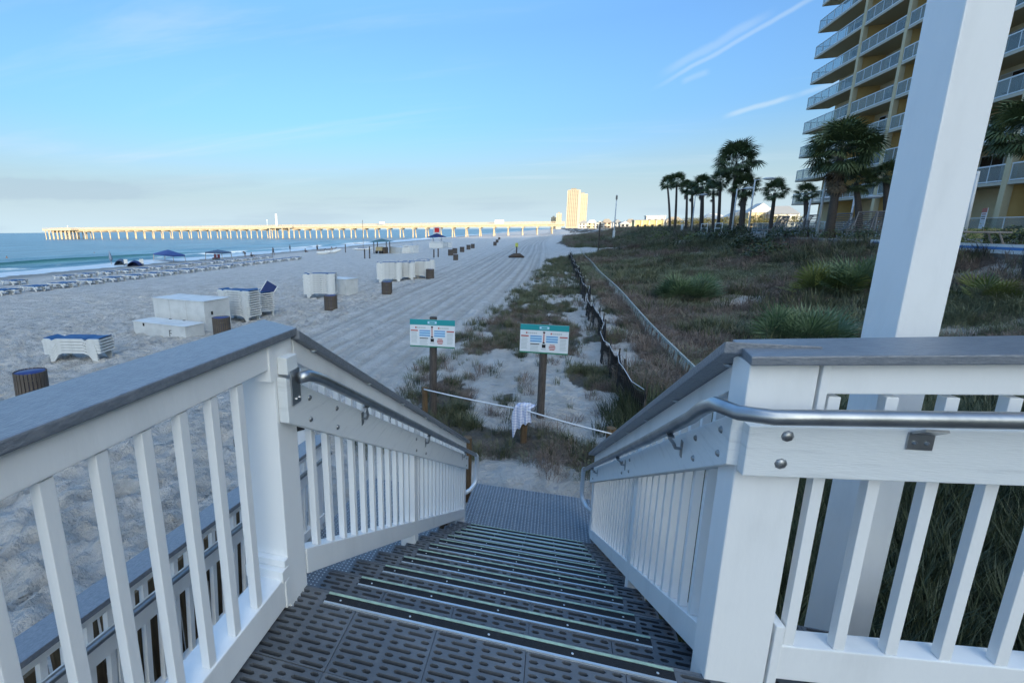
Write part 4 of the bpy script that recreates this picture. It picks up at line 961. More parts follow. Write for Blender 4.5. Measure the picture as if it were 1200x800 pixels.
# warning sign on the patio rail
p = atx(1152, 257, 22.4); ws = thing('warning_sign', 'red and white notice hanging on the patio railing right of the column', 'sign', p, -pi/2-.35)
pn = MB().box(-.42, .42, -.01, .01, -.60, .60).build('panel', M_sign, ws)
for u0, u1, z0, z1, m in ((-.42, .42, .36, .60, M_sred), (-.42, .42, -.60, -.50, M_sred), (-.30, .30, .24, .30, M_sred), (-.32, .32, .12, .17, M_ink), (-.28, .3, .0, .05, M_ink), (-.32, .25, -.12, -.07, M_sgrey), (-.3, .3, -.24, -.19, M_sgrey), (-.3, .2, -.36, -.31, M_sgrey)):
    MB().box(u0, u1, -.014, -.0102, z0, z1).build('print', m, pn)

# walkway lamps
M_lamp = mat('lamp_paint', (.62, .65, .67), .4)
def lamp(px, pyb, pyt, X, label, head=1):
    b_ = atx(px, pyb, X); top = None
    # height from the photo rows
    lo = b_.z; hi = lo
    P = Vector((b_.x, b_.y, .6)); h = 0
    while True:
        q = P+Vector((0, 0, h)) - Vector((0, 0, CH)); d = q.dot(FW); y = PY - F*q.dot(UP)/d
        if y < pyt or h > 12: break
        h += .05
    t_ = thing('lamp_post', label, 'lamp post', P, 0, 'white lamp posts along the hotel walkway')
    MB().tube([(0, 0, 0), (0, 0, h)], [.085, .055], 10).build('pole', M_lamp, t_, smooth=True)
    MB().tube([(0, 0, h-.12), (head*.25, -.1, h-.02), (head*.5, -.2, h+.0)], .03, 6).build('arm', M_lamp, t_, smooth=True)
    mb = MB(); mb.ball((head*.95, -.38, h), .5, 10, (1.05, .6, .26)); mb.build('lamp_head', M_lamp, t_, smooth=True)
    return t_
lamp(957, 276, 194, 16.9, 'tallest white lamp post in front of the big palm, shoebox head to the right'); lamp(876, 276, 211, 16.6, 'white lamp post with long head standing right of the tallest palm')
lamp(857, 275, 222, 17.0, 'lamp post with its head in front of the thick-trunked palm'); lamp(810, 273, 229, 17.5, 'headless-looking grey lamp post leaning among the left palms')
lamp(995, 268, 232, 21, 'thin lamp post close to the hotel patio, left of the column', ); lamp(944, 272, 233, 18.8, 'thin white pole at the corner of the hotel patio'); lamp(1131, 268, 202, 17.5, 'white lamp post right beside the column, against the ochre wall', -1)
# white rail posts and gate on the walkway
for i, (px, w_, lb) in enumerate(((799, .5, 'single white post at the left end of the walkway'), (828, 2.6, 'white pipe rail between palms and lamp posts'), (845, 2.4, 'second white pipe rail beside the middle lamp post'))):
    p = atx(px, 275, 16.9); t_ = thing('guard_rail', lb, 'railing', (p.x, p.y, .6))
    for k in (0, 1): MB().tube([(0, k*w_, 0), (0, k*w_, 1.15)], .045 if i else .10, 8).build('post', M_rail, t_)
    if i: MB().tube([(0, 0, 1.13), (0, w_, 1.13)], .04, 8).build('rail', M_rail, t_); MB().tube([(0, 0, .6), (0, w_, .6)], .03, 8).build('rail', M_rail, t_)
# strap loungers parked on the terrace with raised backs
M_strap = mat('brown_strap', (.085, .072, .062), .6); M_dframe = mat('taupe_frame', (.22, .20, .185), .5)
def deck_lounger():
    t_ = thing('deck_lounger', 'x', 'lounger', (0, 0, 0), 0, None, 1.25)
    mb = MB()
    for s in (-.33, .33):
        mb.tube([(0, s, .38), (1.25, s, .40), (1.95, s, 1.28)], .028, 6); mb.tube([(.1, s, 0), (.25, s, .38)], .025, 6); mb.tube([(1.35, s, 0), (1.2, s, .40)], .025, 6); mb.tube([(1.6, s, 0), (1.72, s, .95)], .02, 6)
    mb.tube([(1.95, -.33, 1.28), (1.95, .33, 1.28)], .028, 6); mb.tube([(0, -.33, .38), (0, .33, .38)], .028, 6)
    mb.build('frame', M_dframe, t_)
    me = MB().box(-.028, .028, -.33, .33, -.004, .004).mesh('strap', M_strap)
    for k in range(11): link('strap', me, t_, (.10+k*.105, 0, .42))
    for k in range(9):
        f = (k+.5)/9; link('strap', me, t_, (1.25+.7*f, 0, .415+.88*f), (0, -math.atan2(.88, .7), 0))
    return t_
dl = deck_lounger(); spots = [(952, -.2), (966, .1), (983, -.1), (1000, .15), (1018, .0), (1034, .2), (1046, -.1), (930, .1), (915, .0), (898, .1), (884, -.1)]
ordn = ['nearest the lamp base', 'second to the right of the lamp', 'below the big palm', 'right of the big palm', 'fourth right of the lamp', 'just left of the column', 'touching the column edge', 'left of the tallest lamp', 'at the hotel corner', 'in the far group, right one', 'in the far group, left one']
for i, ((px, da), s) in enumerate(zip(spots, ordn)):
    p = atx(px, 283, 16.9+.5*(i % 3)); o = dl if i == 0 else dup(dl, (0, 0, 0))
    o.location = (p.x, p.y, .6); o.rotation_euler = (0, 0, .5+da*3); o['label'] = 'brown strap lounger with raised back, ' + s; o['group'] = 'strap loungers parked on the hotel deck'
p = atx(1176, 283, 14.9); o = dup(dl, (16.3, p.y*16.3/14.9, .6), 2.9, 'strap lounger seen side-on at the deck edge, right of the warning sign', 'strap loungers parked on the hotel deck')
hd = thing('hedge', 'clipped dark hedge in front of the ochre wall at the right edge', 'hedge', (19.5, 27.5, .6)); link('foliage', lf[1], hd, (0, 0, .1), None, (.6, 2.2, .9)); MB().box(-.3, .3, -1.6, 1.6, 0, .3).build('planter', M_slab, hd)

# ------------------------------------------------------------------ pier
M_conc = mat('pier_concrete', (.50, .42, .30), .85, col2=(.40, .33, .23), nscale=.8)
PYY = 335.0; pier = thing('fishing_pier', 'long concrete fishing pier on many legs running out over the sea', 'pier', (-220, PYY, SEA))
ztop = 8.9
def pb(x0, x1, y0, y1, z0, z1, name, m=M_conc): return MB().box(x0+220, x1+220, y0, y1, z0, z1).build(name, m, pier)
pb(-446, 4, -4, 4, ztop-1.0, ztop, 'deck'); pb(-446, 4, -3.2, -2.6, ztop-2.0, ztop-1.001, 'girder'); pb(-446, 4, 2.6, 3.2, ztop-2.0, ztop-1.001, 'girder')
pb(-446, -412, -11, -4.01, ztop-1.3, ztop+.05, 'head_deck'); pb(-446, -412, 4.01, 16, ztop-1.3, ztop+.05, 'head_deck'); pb(-216, -194, -8, -4.01, ztop-1.2, ztop+.05, 'mid_platform')
mb = MB(); xs_ = np.arange(-446, 4, 2.4)
for y in (-3.9, 3.9):
    for x in xs_: mb.box(x+220-.08, x+220+.08, y-.06, y+.06, ztop, ztop+1.05)
    for z in (.35, .7): mb.box(-226, 224, y-.03, y+.03, ztop+z, ztop+z+.1)
    mb.box(-226, 224, y-.12, y+.12, ztop+1.051, ztop+1.2)
for x0, x1, y in ((-446, -412, -10.9), (-216, -194, -7.9)):
    for x in np.arange(x0, x1, 2.4): mb.box(x+220-.08, x+220+.08, y-.06, y+.06, ztop, ztop+1.05)
    mb.box(x0+220, x1+220, y-.12, y+.12, ztop+1.051, ztop+1.2); mb.box(x0+220, x1+220, y-.03, y+.03, ztop+.5, ztop+.6)
mb.build('railing', M_conc, pier)['kind'] = 'stuff'
mb = MB(); mb.box(-.6, .6, -5.2, 5.2, ztop-3.0, ztop-2.001); me_capb = mb.mesh('bent_cap', M_conc)
me_pile = MB().tube([(0, 0, -3), (0, 0, ztop-3.0)], .48, 8).mesh('pile', M_conc, smooth=True)
def bent(x, ys=(-4.2, 4.2)):
    o = link('bent_cap', me_capb, pier, (x+220, 0, 0))
    for y in ys: link('pile', me_pile, o, (0, y, 0), (math.radians(-5 if y > 0 else 0), math.radians(-9 if y > 0 else 0), 0))
x = -443
while x < 2: bent(x); x += 9.55
hp = MB()
for x in np.arange(-444, -412, 4.8):
    for y in (-10, -7, 10): hp.tube([(x+220, y, -3), (x+220, y, ztop-1.3)], .42, 7)
for x in (-214, -209, -203, -197):
    hp.tube([(x+220, -7.2, -3), (x+220, -7.2, ztop-1.2)], .45, 7)
for i in range(len(hp.v)//14):
    seg = hp.v[i*14:(i+1)*14]; m_ = MB(); m_.v = seg; m_.f = [(k, (k+1) % 7, 7+(k+1) % 7, 7+k) for k in range(7)]; m_.mi = [0]*7; m_.build('pile', M_conc, pier, smooth=True)
MB().box(12.2, 13.3, -8, -7, ztop, ztop+9.5).build('mast', M_rail, pier); MB().tube([(2, -3.9, ztop), (2, -3.9, ztop+4.5)], .1, 6).build('light_pole', M_rail, pier)
MB().ball((2, -3.9, ztop+4.9), .55, 8).build('light_globe', M_rail, pier); MB().ball((-204, -4, ztop+2.6), .6, 8).build('light_globe', M_rail, pier); MB().tube([(-204, -4, ztop), (-204, -4, ztop+2.2)], .08, 6).build('light_pole', M_rail, pier)
x = aty(586, 262, PYY).x; MB().box(x+220-3, x+220+3, -4.5, -4.2, ztop+.2, ztop+2.6).build('pier_sign', M_rail, pier)
x = aty(450, 262, PYY).x; MB().box(x+220-2, x+220+2, -4.5, -4.2, ztop+1.0, ztop+2.4).build('pier_sign', M_rail, pier)

# ------------------------------------------------------------------ distant towers and houses
M_tw = mat('tower_cream', (.60, .53, .40), .8); M_tw2 = mat('tower_dark_tone', (.30, .27, .22), .8)  # second, darker tone is for tower windows and roof plant
def tower(name, label, px0, px1, pyt, Y, parts_rot, dep, rz=0):
    a = aty(px0, 264, Y); b_ = aty(px1, 264, Y); top = aty((px0+px1)/2, pyt, Y).z
    t_ = thing(name, label, 'tower', ((a.x+b_.x)/2, Y, 1), rz); W = (b_.x-a.x)/math.cos(rz) * (1 if abs(rz) < .1 else .82)
    MB().box(-W/2, W/2, 0, dep, -3, top-1).build('wall', M_tw, t_)
    nf = int((top-1)/3.3); n = max(2, int(W/4.2))
    for k in range(nf): MB().box(-W/2-.4, W/2+.4, -1.3, -.01, 3+k*3.3, 3.5+k*3.3).build('balcony_slab', M_tw, t_)
    for k in range(n+1): MB().box(-W/2+k*W/n-.4, -W/2+k*W/n+.4, -1.5, -.005, -3, top-2).build('rib', M_tw, t_)
    wm_ = MB().box(-W/n*.33, W/n*.33, -.06, .0, 0, 1.7).mesh('window', M_tw2)
    for k in range(nf-1):
        for j in range(n): link('window', wm_, t_, (-W/2+(j+.5)*W/n, -.002, 4.0+k*3.3))
    MB().box(-W/4, W/6, 2, dep*.7, top-1, top+3).build('roof_plant', M_tw2, t_)
    return t_
tower('condo_tower', 'tall cream condominium tower on the horizon, its shaded left half', 662, 677, 222.5, 1340, 0, 25, math.radians(-14))
tower('condo_tower', 'sunlit cream right half of the tall condominium pair', 675, 687.5, 227.5, 1420, 0, 25, math.radians(6))
tower('condo_tower', 'small slim tower left of the tall condominium pair', 651.5, 657.5, 250, 1700, 0, 20, 0)
tower('condo_tower', 'lowest stub tower at the far left of the skyline', 645.5, 651.5, 254.5, 1750, 0, 20, 0)
WALLC = [mat(f'house_wall_{c}', v, .8) for c, v in (('white', (.62, .60, .56)), ('cream', (.60, .50, .32)), ('peach', (.55, .42, .30)), ('grey', (.40, .42, .42)), ('yellow', (.62, .50, .22)))]
ROOFC = [mat(f'house_roof_{c}', v, .7) for c, v in (('grey', (.25, .26, .27)), ('pale', (.50, .50, .48)), ('tan', (.36, .30, .22)))]
def house(px0, px1, pyt, pyb, Y, wc, rc, label, roof='gable', storeys=2):
    a = aty(px0, pyb, Y); b_ = aty(px1, pyb, Y); top = aty((px0+px1)/2, pyt, Y).z; zb = .2
    W = b_.x-a.x; H = top-zb; dp = max(8, W*.7); t_ = thing('beach_house', label, 'house', ((a.x+b_.x)/2, Y, zb))
    hw = H*(.62 if roof != 'flat' else .94)
    MB().box(-W/2, W/2, 0, dp, -6, hw).build('wall', WALLC[wc], t_)
    if roof == 'flat': MB().box(-W/2-.5, W/2+.5, -.5, dp+.5, hw+.001, H).build('roof', ROOFC[rc], t_)
    elif roof == 'hip': MB().add([(-W/2-1, -1, hw), (W/2+1, -1, hw), (W/2+1, dp+1, hw), (-W/2-1, dp+1, hw), (-W/4, dp/2, H), (W/4, dp/2, H)], [(0, 3, 2, 1), (0, 1, 5, 4), (1, 2, 5), (2, 3, 4, 5), (3, 0, 4)]).build('roof', ROOFC[rc], t_)
    else: MB().add([(-W/2-1, -1, hw), (W/2+1, -1, hw), (W/2+1, dp+1, hw), (-W/2-1, dp+1, hw), (0, -1, H), (0, dp+1, H)], [(0, 3, 2, 1), (0, 1, 4), (1, 2, 5, 4), (2, 3, 5), (3, 0, 4, 5)]).build('roof', ROOFC[rc], t_)
    n = max(2, int(W/4)); wm_ = MB().box(-.8, .8, -.08, 0, 0, 1.6).mesh('window', M_pane)
    for s in range(storeys):
        for k in range(n): link('window', wm_, t_, (-W/2+(k+.5)*W/n, -.002, 1.2+s*hw/storeys*.98))
    for k in range(n+1): MB().box(-W/2+k*W/n-.15, -W/2+k*W/n+.15, -1.2, -1.0, 0, hw).build('porch_post', WALLC[0], t_)
    if storeys > 1: MB().box(-W/2, W/2, -1.3, -.01, hw/storeys-.2, hw/storeys).build('porch_deck', WALLC[0], t_)
for a in ((678, 690, 258, 266, 640, 0, 0, 'white house with grey roof nearest the right foot of the towers', 'gable'), (688, 699, 257.5, 266, 560, 1, 1, 'cream house right of the condominium pair', 'hip'), (697, 708, 259, 267, 470, 0, 1, 'white pale-roofed house left of the thin dune pole', 'gable'),
          (706, 716, 256.5, 266, 520, 2, 2, 'peach house just left of the tall dune pole', 'hip'), (718, 728, 257, 267, 450, 0, 0, 'white gabled house right of the tall dune pole', 'gable'), (727, 737, 259, 267, 410, 3, 1, 'grey house with pale roof in the middle of the far row', 'gable'),
          (734, 744, 256.5, 266, 480, 1, 2, 'cream hip-roofed house before the long yellow hall', 'hip'), (743, 777, 257.5, 268, 345, 4, 0, 'long low yellow hall with a wide grey roof', 'flat', 1), (757, 779, 252.5, 262, 420, 0, 1, 'white block rising behind the long yellow hall', 'flat'),
          (780, 800, 254, 267, 400, 2, 2, 'peach house seen through the slim twin palm trunks', 'hip'), (801, 822, 255, 267, 380, 1, 1, 'cream house behind the left palm group', 'gable'), (824, 850, 250, 266, 370, 0, 1, 'white house behind the tall palm trunks', 'hip'),
          (852, 878, 246, 265, 350, 1, 1, 'cream house behind the thick-trunked palm', 'gable'), (876, 905, 238, 262, 335, 1, 1, 'large cream house with pale gable left of the lone palm', 'gable'), (902, 934, 241, 262, 330, 0, 0, 'broad house with grey roof between lone palm and hotel', 'hip')):
    house(*a)
# sunlit yellowish trees behind the palms
M_ytree = leafmat('yellow_green_tree', (.12, .12, .035), (.18, .15, .05)); lfy = leaf_clump('crown', M_ytree, 500, 1.0, .22, 4, .8)
for i, px in enumerate((790, 806, 818, 828, 846, 862, 872, 884, 893, 902, 914, 924, 934)):
    p = aty(px, 262, 318+7*(i % 3)); t_ = thing('yard_tree', ('small sunlit yellow-green tree, ' + ['behind the twin palms', 'left of the lamp among the palms', 'right of the lamp among the palms', 'behind the stout palm', 'behind the tallest palm', 'behind the middle lamp', 'right of the thick palm', 'left of the lone palm', 'touching the lone palm on its left', 'behind the lone palm', 'right of the lone palm', 'near the hotel corner', 'half behind the hotel corner'][i]), 'tree', (p.x, p.y, .3), 0, 'sunlit trees before the far houses')
    s_ = rnd.uniform(3.2, 4.6); link('crown', lfy, t_, (0, 0, s_*.8), None, (s_, s_, s_*1.1)); MB().tube([(0, 0, -1), (0, 0, s_)], .3, 6).build('trunk', M_trunk, t_)
# poles in the dunes
g = Vector((10, 99, G(10, 99))); tp = aty(723, 228, 99)
t_ = thing('dune_pole', 'tall thin grey pole with a small head standing in the dune', 'pole', (tp.x, 99, g.z)); h = tp.z-g.z
MB().tube([(0, 0, -1), (0, 0, h)], [.16, .07], 8).build('shaft', M_lamp, t_, smooth=True); MB().box(-.15, .15, -.15, .15, h-.9, h-.2).build('lamp_box', M_dframe, t_); MB().tube([(0, 0, -.1), (0, 0, 2)], .22, 8).build('base_sleeve', M_rail, t_)
g = gnd(701, 294); tp = aty(701.5, 261, g.y); t_ = thing('shower_post', 'short dark post with a small flat roof at the sand path', 'post', g); h = tp.z-g.z
MB().tube([(0, 0, -.5), (0, 0, h)], .09, 8).build('shaft', M_old, t_); MB().box(-.45, .45, -.2, .2, h, h+.08).build('cross_top', M_old, t_)

# ------------------------------------------------------------------ beach furniture
M_plas = mat('white_resin', (.66, .68, .68), .45, col2=(.56, .58, .58), nscale=8); M_blue = mat('blue_sling', (.012, .075, .20), .7, col2=(.02, .11, .27), nscale=5); M_navy = mat('navy_canvas', (.012, .03, .12), .8)
def lounger_parts():
    pr_ = [(0, .30), (.06, .36), (.22, .36), (.30, .30), (.45, .36), (1.30, .36), (1.42, .30), (1.52, .36), (1.88, .36), (1.88, .28), (1.68, .27), (1.76, 0), (1.62, 0), (1.46, .22), (1.30, .28), (.60, .28), (.46, .22), (.30, 0), (.16, 0), (.24, .24), (.0, .22)]
    mb = MB(); Rm = Matrix(((0, 1, 0, 0), (1, 0, 0, 0), (0, 0, 1, 0), (0, 0, 0, 1)))
    for a, b_ in ((-.33, -.28), (.28, .33)): mb.prism(pr_, a, b_, Rm)
    for x in (.02, .9, 1.82): mb.box(x, x+.05, -.28, .28, .28, .33)
    fr_ = mb.mesh('frame', M_plas)
    mb = MB(); pf_ = [(.03, .385), (.30, .30), (.47, .375), (1.30, .375), (1.44, .355), (1.86, .375)]
    for a, b_ in zip(pf_, pf_[1:]): mb.add([(a[0], -.275, a[1]), (b_[0], -.275, b_[1]), (b_[0], .275, b_[1]), (a[0], .275, a[1]), (a[0], -.275, a[1]-.02), (b_[0], -.275, b_[1]-.02), (b_[0], .275, b_[1]-.02), (a[0], .275, a[1]-.02)], [(0, 1, 2, 3), (7, 6, 5, 4), (0, 4, 5, 1), (3, 2, 6, 7)])
    return fr_, mb.mesh('sling', M_blue)
LF, LS = lounger_parts()
def lounger(loc, rz, label, group, sling=True):
    t_ = thing('beach_lounger', label, 'lounger', loc, rz, group, 1.12); link('frame', LF, t_)
    if sling: link('sling', LS, t_)
    return t_
OR = ['bottom', 'second', 'third', 'fourth', 'fifth', 'sixth', 'seventh', 'eighth', 'ninth', 'tenth', 'eleventh', 'twelfth', 'thirteenth', 'fourteenth']
def stack(px, py, n, rz, where, dz=.098, grp=None):
    g = gnd(px, py)
    for k in range(n):
        lb = f'{OR[k] if k < n-1 else "topmost blue-sling"} white lounger in the stack {where}'
        lounger((g.x+rnd.uniform(-.02, .02), g.y+rnd.uniform(-.02, .02), g.z+.02+k*dz), rz, lb, 'stacked beach loungers ' + where, k >= n-1)
stack(64, 421, 5, .20, 'lying alone on the open sand at left', .105)
stack(265, 374, 11, -.18, 'right of the big white box', .115)
stack(297, 366, 9, -.6, 'second behind the big white box', .11)
stack(358, 349, 11, .25, 'behind the middle trash can', .12)
for i, (px, py, n, wh) in enumerate(((442, 331, 12, 'leftmost of the crowded group by the far can'), (458, 329, 11, 'second of the crowded group'), (466, 327, 11, 'middle of the crowded group'), (476, 327, 11, 'fourth of the crowded group'), (484, 322, 10, 'rearmost of the crowded group'))): stack(px, py, n, .3, wh, .115)
# raised backrest on the second stack
g = gnd(306, 371); bk = thing('lounger_backrest', 'dark blue backrest sticking up from the second lounger stack', 'backrest', (g.x+.1, g.y+.3, g.z+1.05), .9); bk.rotation_euler = (math.radians(62), math.radians(-55), .75)
MB().box(0, .75, -.3, .3, -.03, .03).build('sling', M_navy, bk); MB().box(-.02, .77, .301, .34, -.03, .03).build('frame', M_plas, bk); MB().box(-.02, .77, -.34, -.301, -.03, .03).build('frame', M_plas, bk)
k = 0
for row, (X, y0, y1, lb, gp) in enumerate(((-43.2, 20.0, 77, 'blue and white lounger in the nearer of the two seaside rows', 'nearer lounger row'), (-54.2, 30.5, 84, 'blue and white lounger in the farther seaside row', 'farther lounger row'))):
    y = y0; i = 0
    while y < y1:
        if not (row == 1 and i == 3):
            for s in (0, .78):
                x_ = X + rnd.uniform(-.12, .12) + s*.0; lounger((x_, y+s, G(x_, y)+.01), pi+rnd.uniform(-.05, .05), lb, gp)
        y += 2.6 if row == 0 else 2.75; i += 1
# storage boxes
M_box = mat('white_plywood', (.64, .66, .66), .6, col2=(.54, .56, .56), nscale=2, bump=.15); M_boxs = mat('grey_white_panel', (.50, .51, .50), .65, col2=(.42, .43, .42), nscale=2)
def crate(pts_px, h, dep, label, z=None, name='storage_box', slope=0, lid=.03):
    a = gnd(*pts_px[0]); b_ = gnd(*pts_px[1]); w_ = (b_-a).length; rz = math.atan2(b_.y-a.y, b_.x-a.x)
    t_ = thing(name, label, 'box', (a.x, a.y, min(a.z, b_.z)-.02), rz)
    mb = MB(); mb.add([(0, 0, 0), (w_, 0, 0), (w_, dep, 0), (0, dep, 0), (0, 0, h), (w_, 0, h), (w_, dep, h+slope), (0, dep, h+slope)], [(0, 3, 2, 1), (4, 5, 6, 7), (0, 1, 5, 4), (1, 2, 6, 5), (2, 3, 7, 6), (3, 0, 4, 7)])
    mb.build('box_body', M_box, t_, bevel=.01)
    mb = MB(); e = .03; mb.add([(-e, -e, h+.002), (w_+e, -e, h+.002), (w_+e, dep+e, h+slope+.002), (-e, dep+e, h+slope+.002), (-e, -e, h+lid), (w_+e, -e, h+lid), (w_+e, dep+e, h+slope+lid), (-e, dep+e, h+slope+lid)], [(0, 3, 2, 1), (4, 5, 6, 7), (0, 1, 5, 4), (1, 2, 6, 5), (2, 3, 7, 6), (3, 0, 4, 7)])
    mb.build('lid', M_box, t_, bevel=.006); return t_, w_, h
t_, w_, h = crate(((183, 383.5), (242, 388.5)), 1.42, 1.45, 'big white plywood storage box beside the lounger stack')
MB().box(w_+.002, w_+.012, .35, .45, .8, .95).build('latch', M_dark, t_)
for x in (w_*.33, w_*.66): MB().box(x-.01, x+.01, -.006, -.001, .02, h-.02).build('joint', M_boxs, t_)
t_, w_, h = crate(((158, 391.5), (218, 397.5)), .60, .95, 'low white chest with a black F on its front')
link('lettering', text_mesh('F', .42, M_ink), t_, (w_*.72, -.004, .12), (pi/2, 0, 0))
MB().box(w_*.2, w_*.2+.09, -.02, -.002, .45, .58).build('latch', M_dark, t_)
for f in (.35, .62): MB().box(w_*f, w_*f+.12, .9, .96, .63, .65).build('hinge', M_dark, t_)
crate(((368, 343.5), (406, 346)), 1.15, 1.2, 'white storage box behind the middle lounger stack')
crate(((457, 296.5), (471, 297)), 1.3, 2, 'low white box right of the kiosk'); t_, w_, h = crate(((472, 296.5), (484, 296.5)), 1.6, 2, 'white box with a dark opening beyond the kiosk'); MB().box(w_*.2, w_*.55, -.01, -.002, .1, 1.3).build('opening', M_dark, t_)
crate(((519, 290), (525, 290)), 1.4, 1.5, 'small white box right of the lifeguard stand')
# slatted trash barrels
M_slat = mat('grey_brown_slat', (.12, .10, .085), .8, col2=(.075, .062, .052), nscale=6, bump=.4, stretch=(4, 4, .6)); M_liner = mat('blue_liner', (.02, .035, .16), .4)
def barrel():
    t_ = thing('trash_can', 'x', 'trash can')
    me = MB().box(-.034, .034, -.012, .012, 0, .80).mesh('slat', M_slat, bevel=.003)
    for k in range(26):
        a = 2*pi*k/26; link('slat', me, t_, (.34*math.sin(a), -.34*math.cos(a), .02), (0, 0, a))
    mb = MB(); mb.tube([(0, 0, .03), (0, 0, .78)], [.30, .315], 20, False); mb.tube([(0, 0, .74), (0, 0, .80), (0, 0, .83), (0, 0, .80)], [.315, .33, .315, .30], 20, False); mb.add([(.3*math.cos(2*pi*k/20), .3*math.sin(2*pi*k/20), .35) for k in range(20)], [tuple(range(20))])
    mb.build('liner', M_liner, t_, smooth=True)
    for z in (.15, .62): MB().tube([(0, 0, z), (0, 0, z+.04)], [.327, .327], 26, False).build('hoop', M_bolt, t_)
    return t_
bt = barrel(); first = True
for px, py, lb, ln in ((40, 470, 'nearest slatted trash can, at the left edge behind the railing', .04), (261, 394, 'slatted trash can in front of the big white box', 0), (388, 363.5, 'slatted trash can in front of the middle lounger stack', 0), (453.5, 344.5, 'slatted trash can below the crowded lounger group', 0), (504, 326.5, 'slatted trash can right of the crowded lounger group', 0),
                       (534, 305, 'front trash can of the loose cluster up the beach', 0), (528, 299.5, 'left trash can of the loose cluster', 0), (533, 297.5, 'rear trash can of the loose cluster', 0), (541.5, 295.5, 'trash can right of the loose cluster', 0), (549, 292.5, 'second trash can right of the cluster', 0), (554, 291, 'farthest can of the cluster row', 0),
                       (580, 288, 'trash can nearest in the far line toward the pier', 0), (582.5, 284.5, 'middle can of the far line toward the pier', 0), (585, 281, 'last can of the far line toward the pier', 0)):
    g = gnd(px, py); o = bt if first else dup(bt, (0, 0, 0)); first = False
    s_ = 1 if py > 300 else 1.25
    o.location = (g.x, g.y, g.z); o.rotation_euler = (0, ln, rnd.random()); o['label'] = lb; o['group'] = 'slatted trash cans on the beach'; o.scale = (s_,)*3
# kiosk with a cart
M_kwood = mat('kiosk_wood', (.075, .06, .05), .8); M_kroof = mat('kiosk_green_roof', (.05, .12, .12), .6); M_cart = mat('cart_tan', (.40, .34, .20), .6)
g = gnd(447.5, 297); kk = thing('beach_kiosk', 'small open hut on posts with a green hip roof', 'kiosk', g, 0, None, .8)
for x in (-1.7, 1.7):
    for y in (-1.2, 1.4): MB().box(x-.09, x+.09, y-.09, y+.09, 0, 3.0).build('post', M_kwood, kk)
for z0, s_, z1 in ((3.0, 2.4, 3.75),): MB().add([(-s_, -s_, z0), (s_, -s_, z0), (s_, s_, z0), (-s_, s_, z0), (0, 0, z1)], [(0, 3, 2, 1), (0, 1, 4), (1, 2, 4), (2, 3, 4), (3, 0, 4)]).build('roof', M_kroof, kk)
MB().box(-1.3, .5, -1.0, -.3, .75, 1.7).build('counter', M_cart, kk); MB().box(.7, 1.5, -1.1, .6, 0, 1.6).build('cabinet', M_kwood, kk)
for x in (-1.1, -.1, .5): MB().tube([(x, -1.1, .35), (x, -1.0, .35)], .35, 10).build('wheel', M_dark, kk)
MB().tube([(-1.5, -1.0, .7), (.7, -1.0, .7)], .06, 6).build('axle_bar', M_kwood, kk)
# volleyball / net posts
for i, (px, py, h, lb) in enumerate(((405, 296, 1.9, 'thin post left of the beached catamaran'), (427.5, 303, 1.6, 'left wooden net post in front of the catamaran'), (433.3, 303, 2.0, 'right wooden net post in front of the catamaran'), (508.5, 302, 1.3, 'left short post below the lifeguard stand'), (513.5, 301.5, 1.4, 'right short post below the lifeguard stand'))):
    g = gnd(px, py); tag(MB().tube([(0, 0, -.3), (0, 0, h)], .11, 7).build('net_post', M_old, loc=g), lb, 'post')
# beached catamaran
g = gnd(425, 293); ct = thing('catamaran', 'small white catamaran with bare mast pulled up on the sand', 'boat', g, .5)
for y in (-1.1, 1.1): MB().tube([(-2.6, y, .45), (-1.8, y, .3), (1.8, y, .3), (2.7, y, .55)], [.06, .26, .26, .04], 8).build('hull', M_plas, ct, smooth=True)
MB().box(-1.2, 1.2, -1.0, 1.0, .55, .62).build('trampoline', M_navy, ct); MB().tube([(.2, 0, .6), (.2, 0, 7.6)], .06, 6).build('mast', M_dframe, ct); MB().tube([(.2, 0, 1.6), (-2.4, 0, 1.9)], .12, 6).build('furled_sail', M_plas, ct)
for q, (px, py, w_, lb) in enumerate(((379, 298, 1.5, 'light inflatable craft nearest the walkers'), (388, 297, 1.4, 'jet ski with dark seat beside the inflatable craft'), (392, 295.5, 1.2, 'rear jet ski of the beached pair'))):
    g = gnd(px, py); t_ = thing('jet_ski', lb, 'watercraft', g, .2, 'watercraft pulled up by the walkers')
    MB().tube([(-1.6, 0, .35), (-1.2, 0, .32), (.6, 0, .36), (1.5, 0, .6), (1.8, 0, .8)], [.15, .42, .46, .30, .05], 10).build('hull', M_plas, t_, smooth=True)
    MB().tube([(-1.1, 0, .75), (.1, 0, .8), (.5, 0, 1.15)], [.2, .22, .1], 8).build('seat', M_dframe, t_, smooth=True); MB().tube([(.5, -.35, 1.2), (.5, .35, 1.2)], .04, 6).build('handlebar', M_dark, t_)
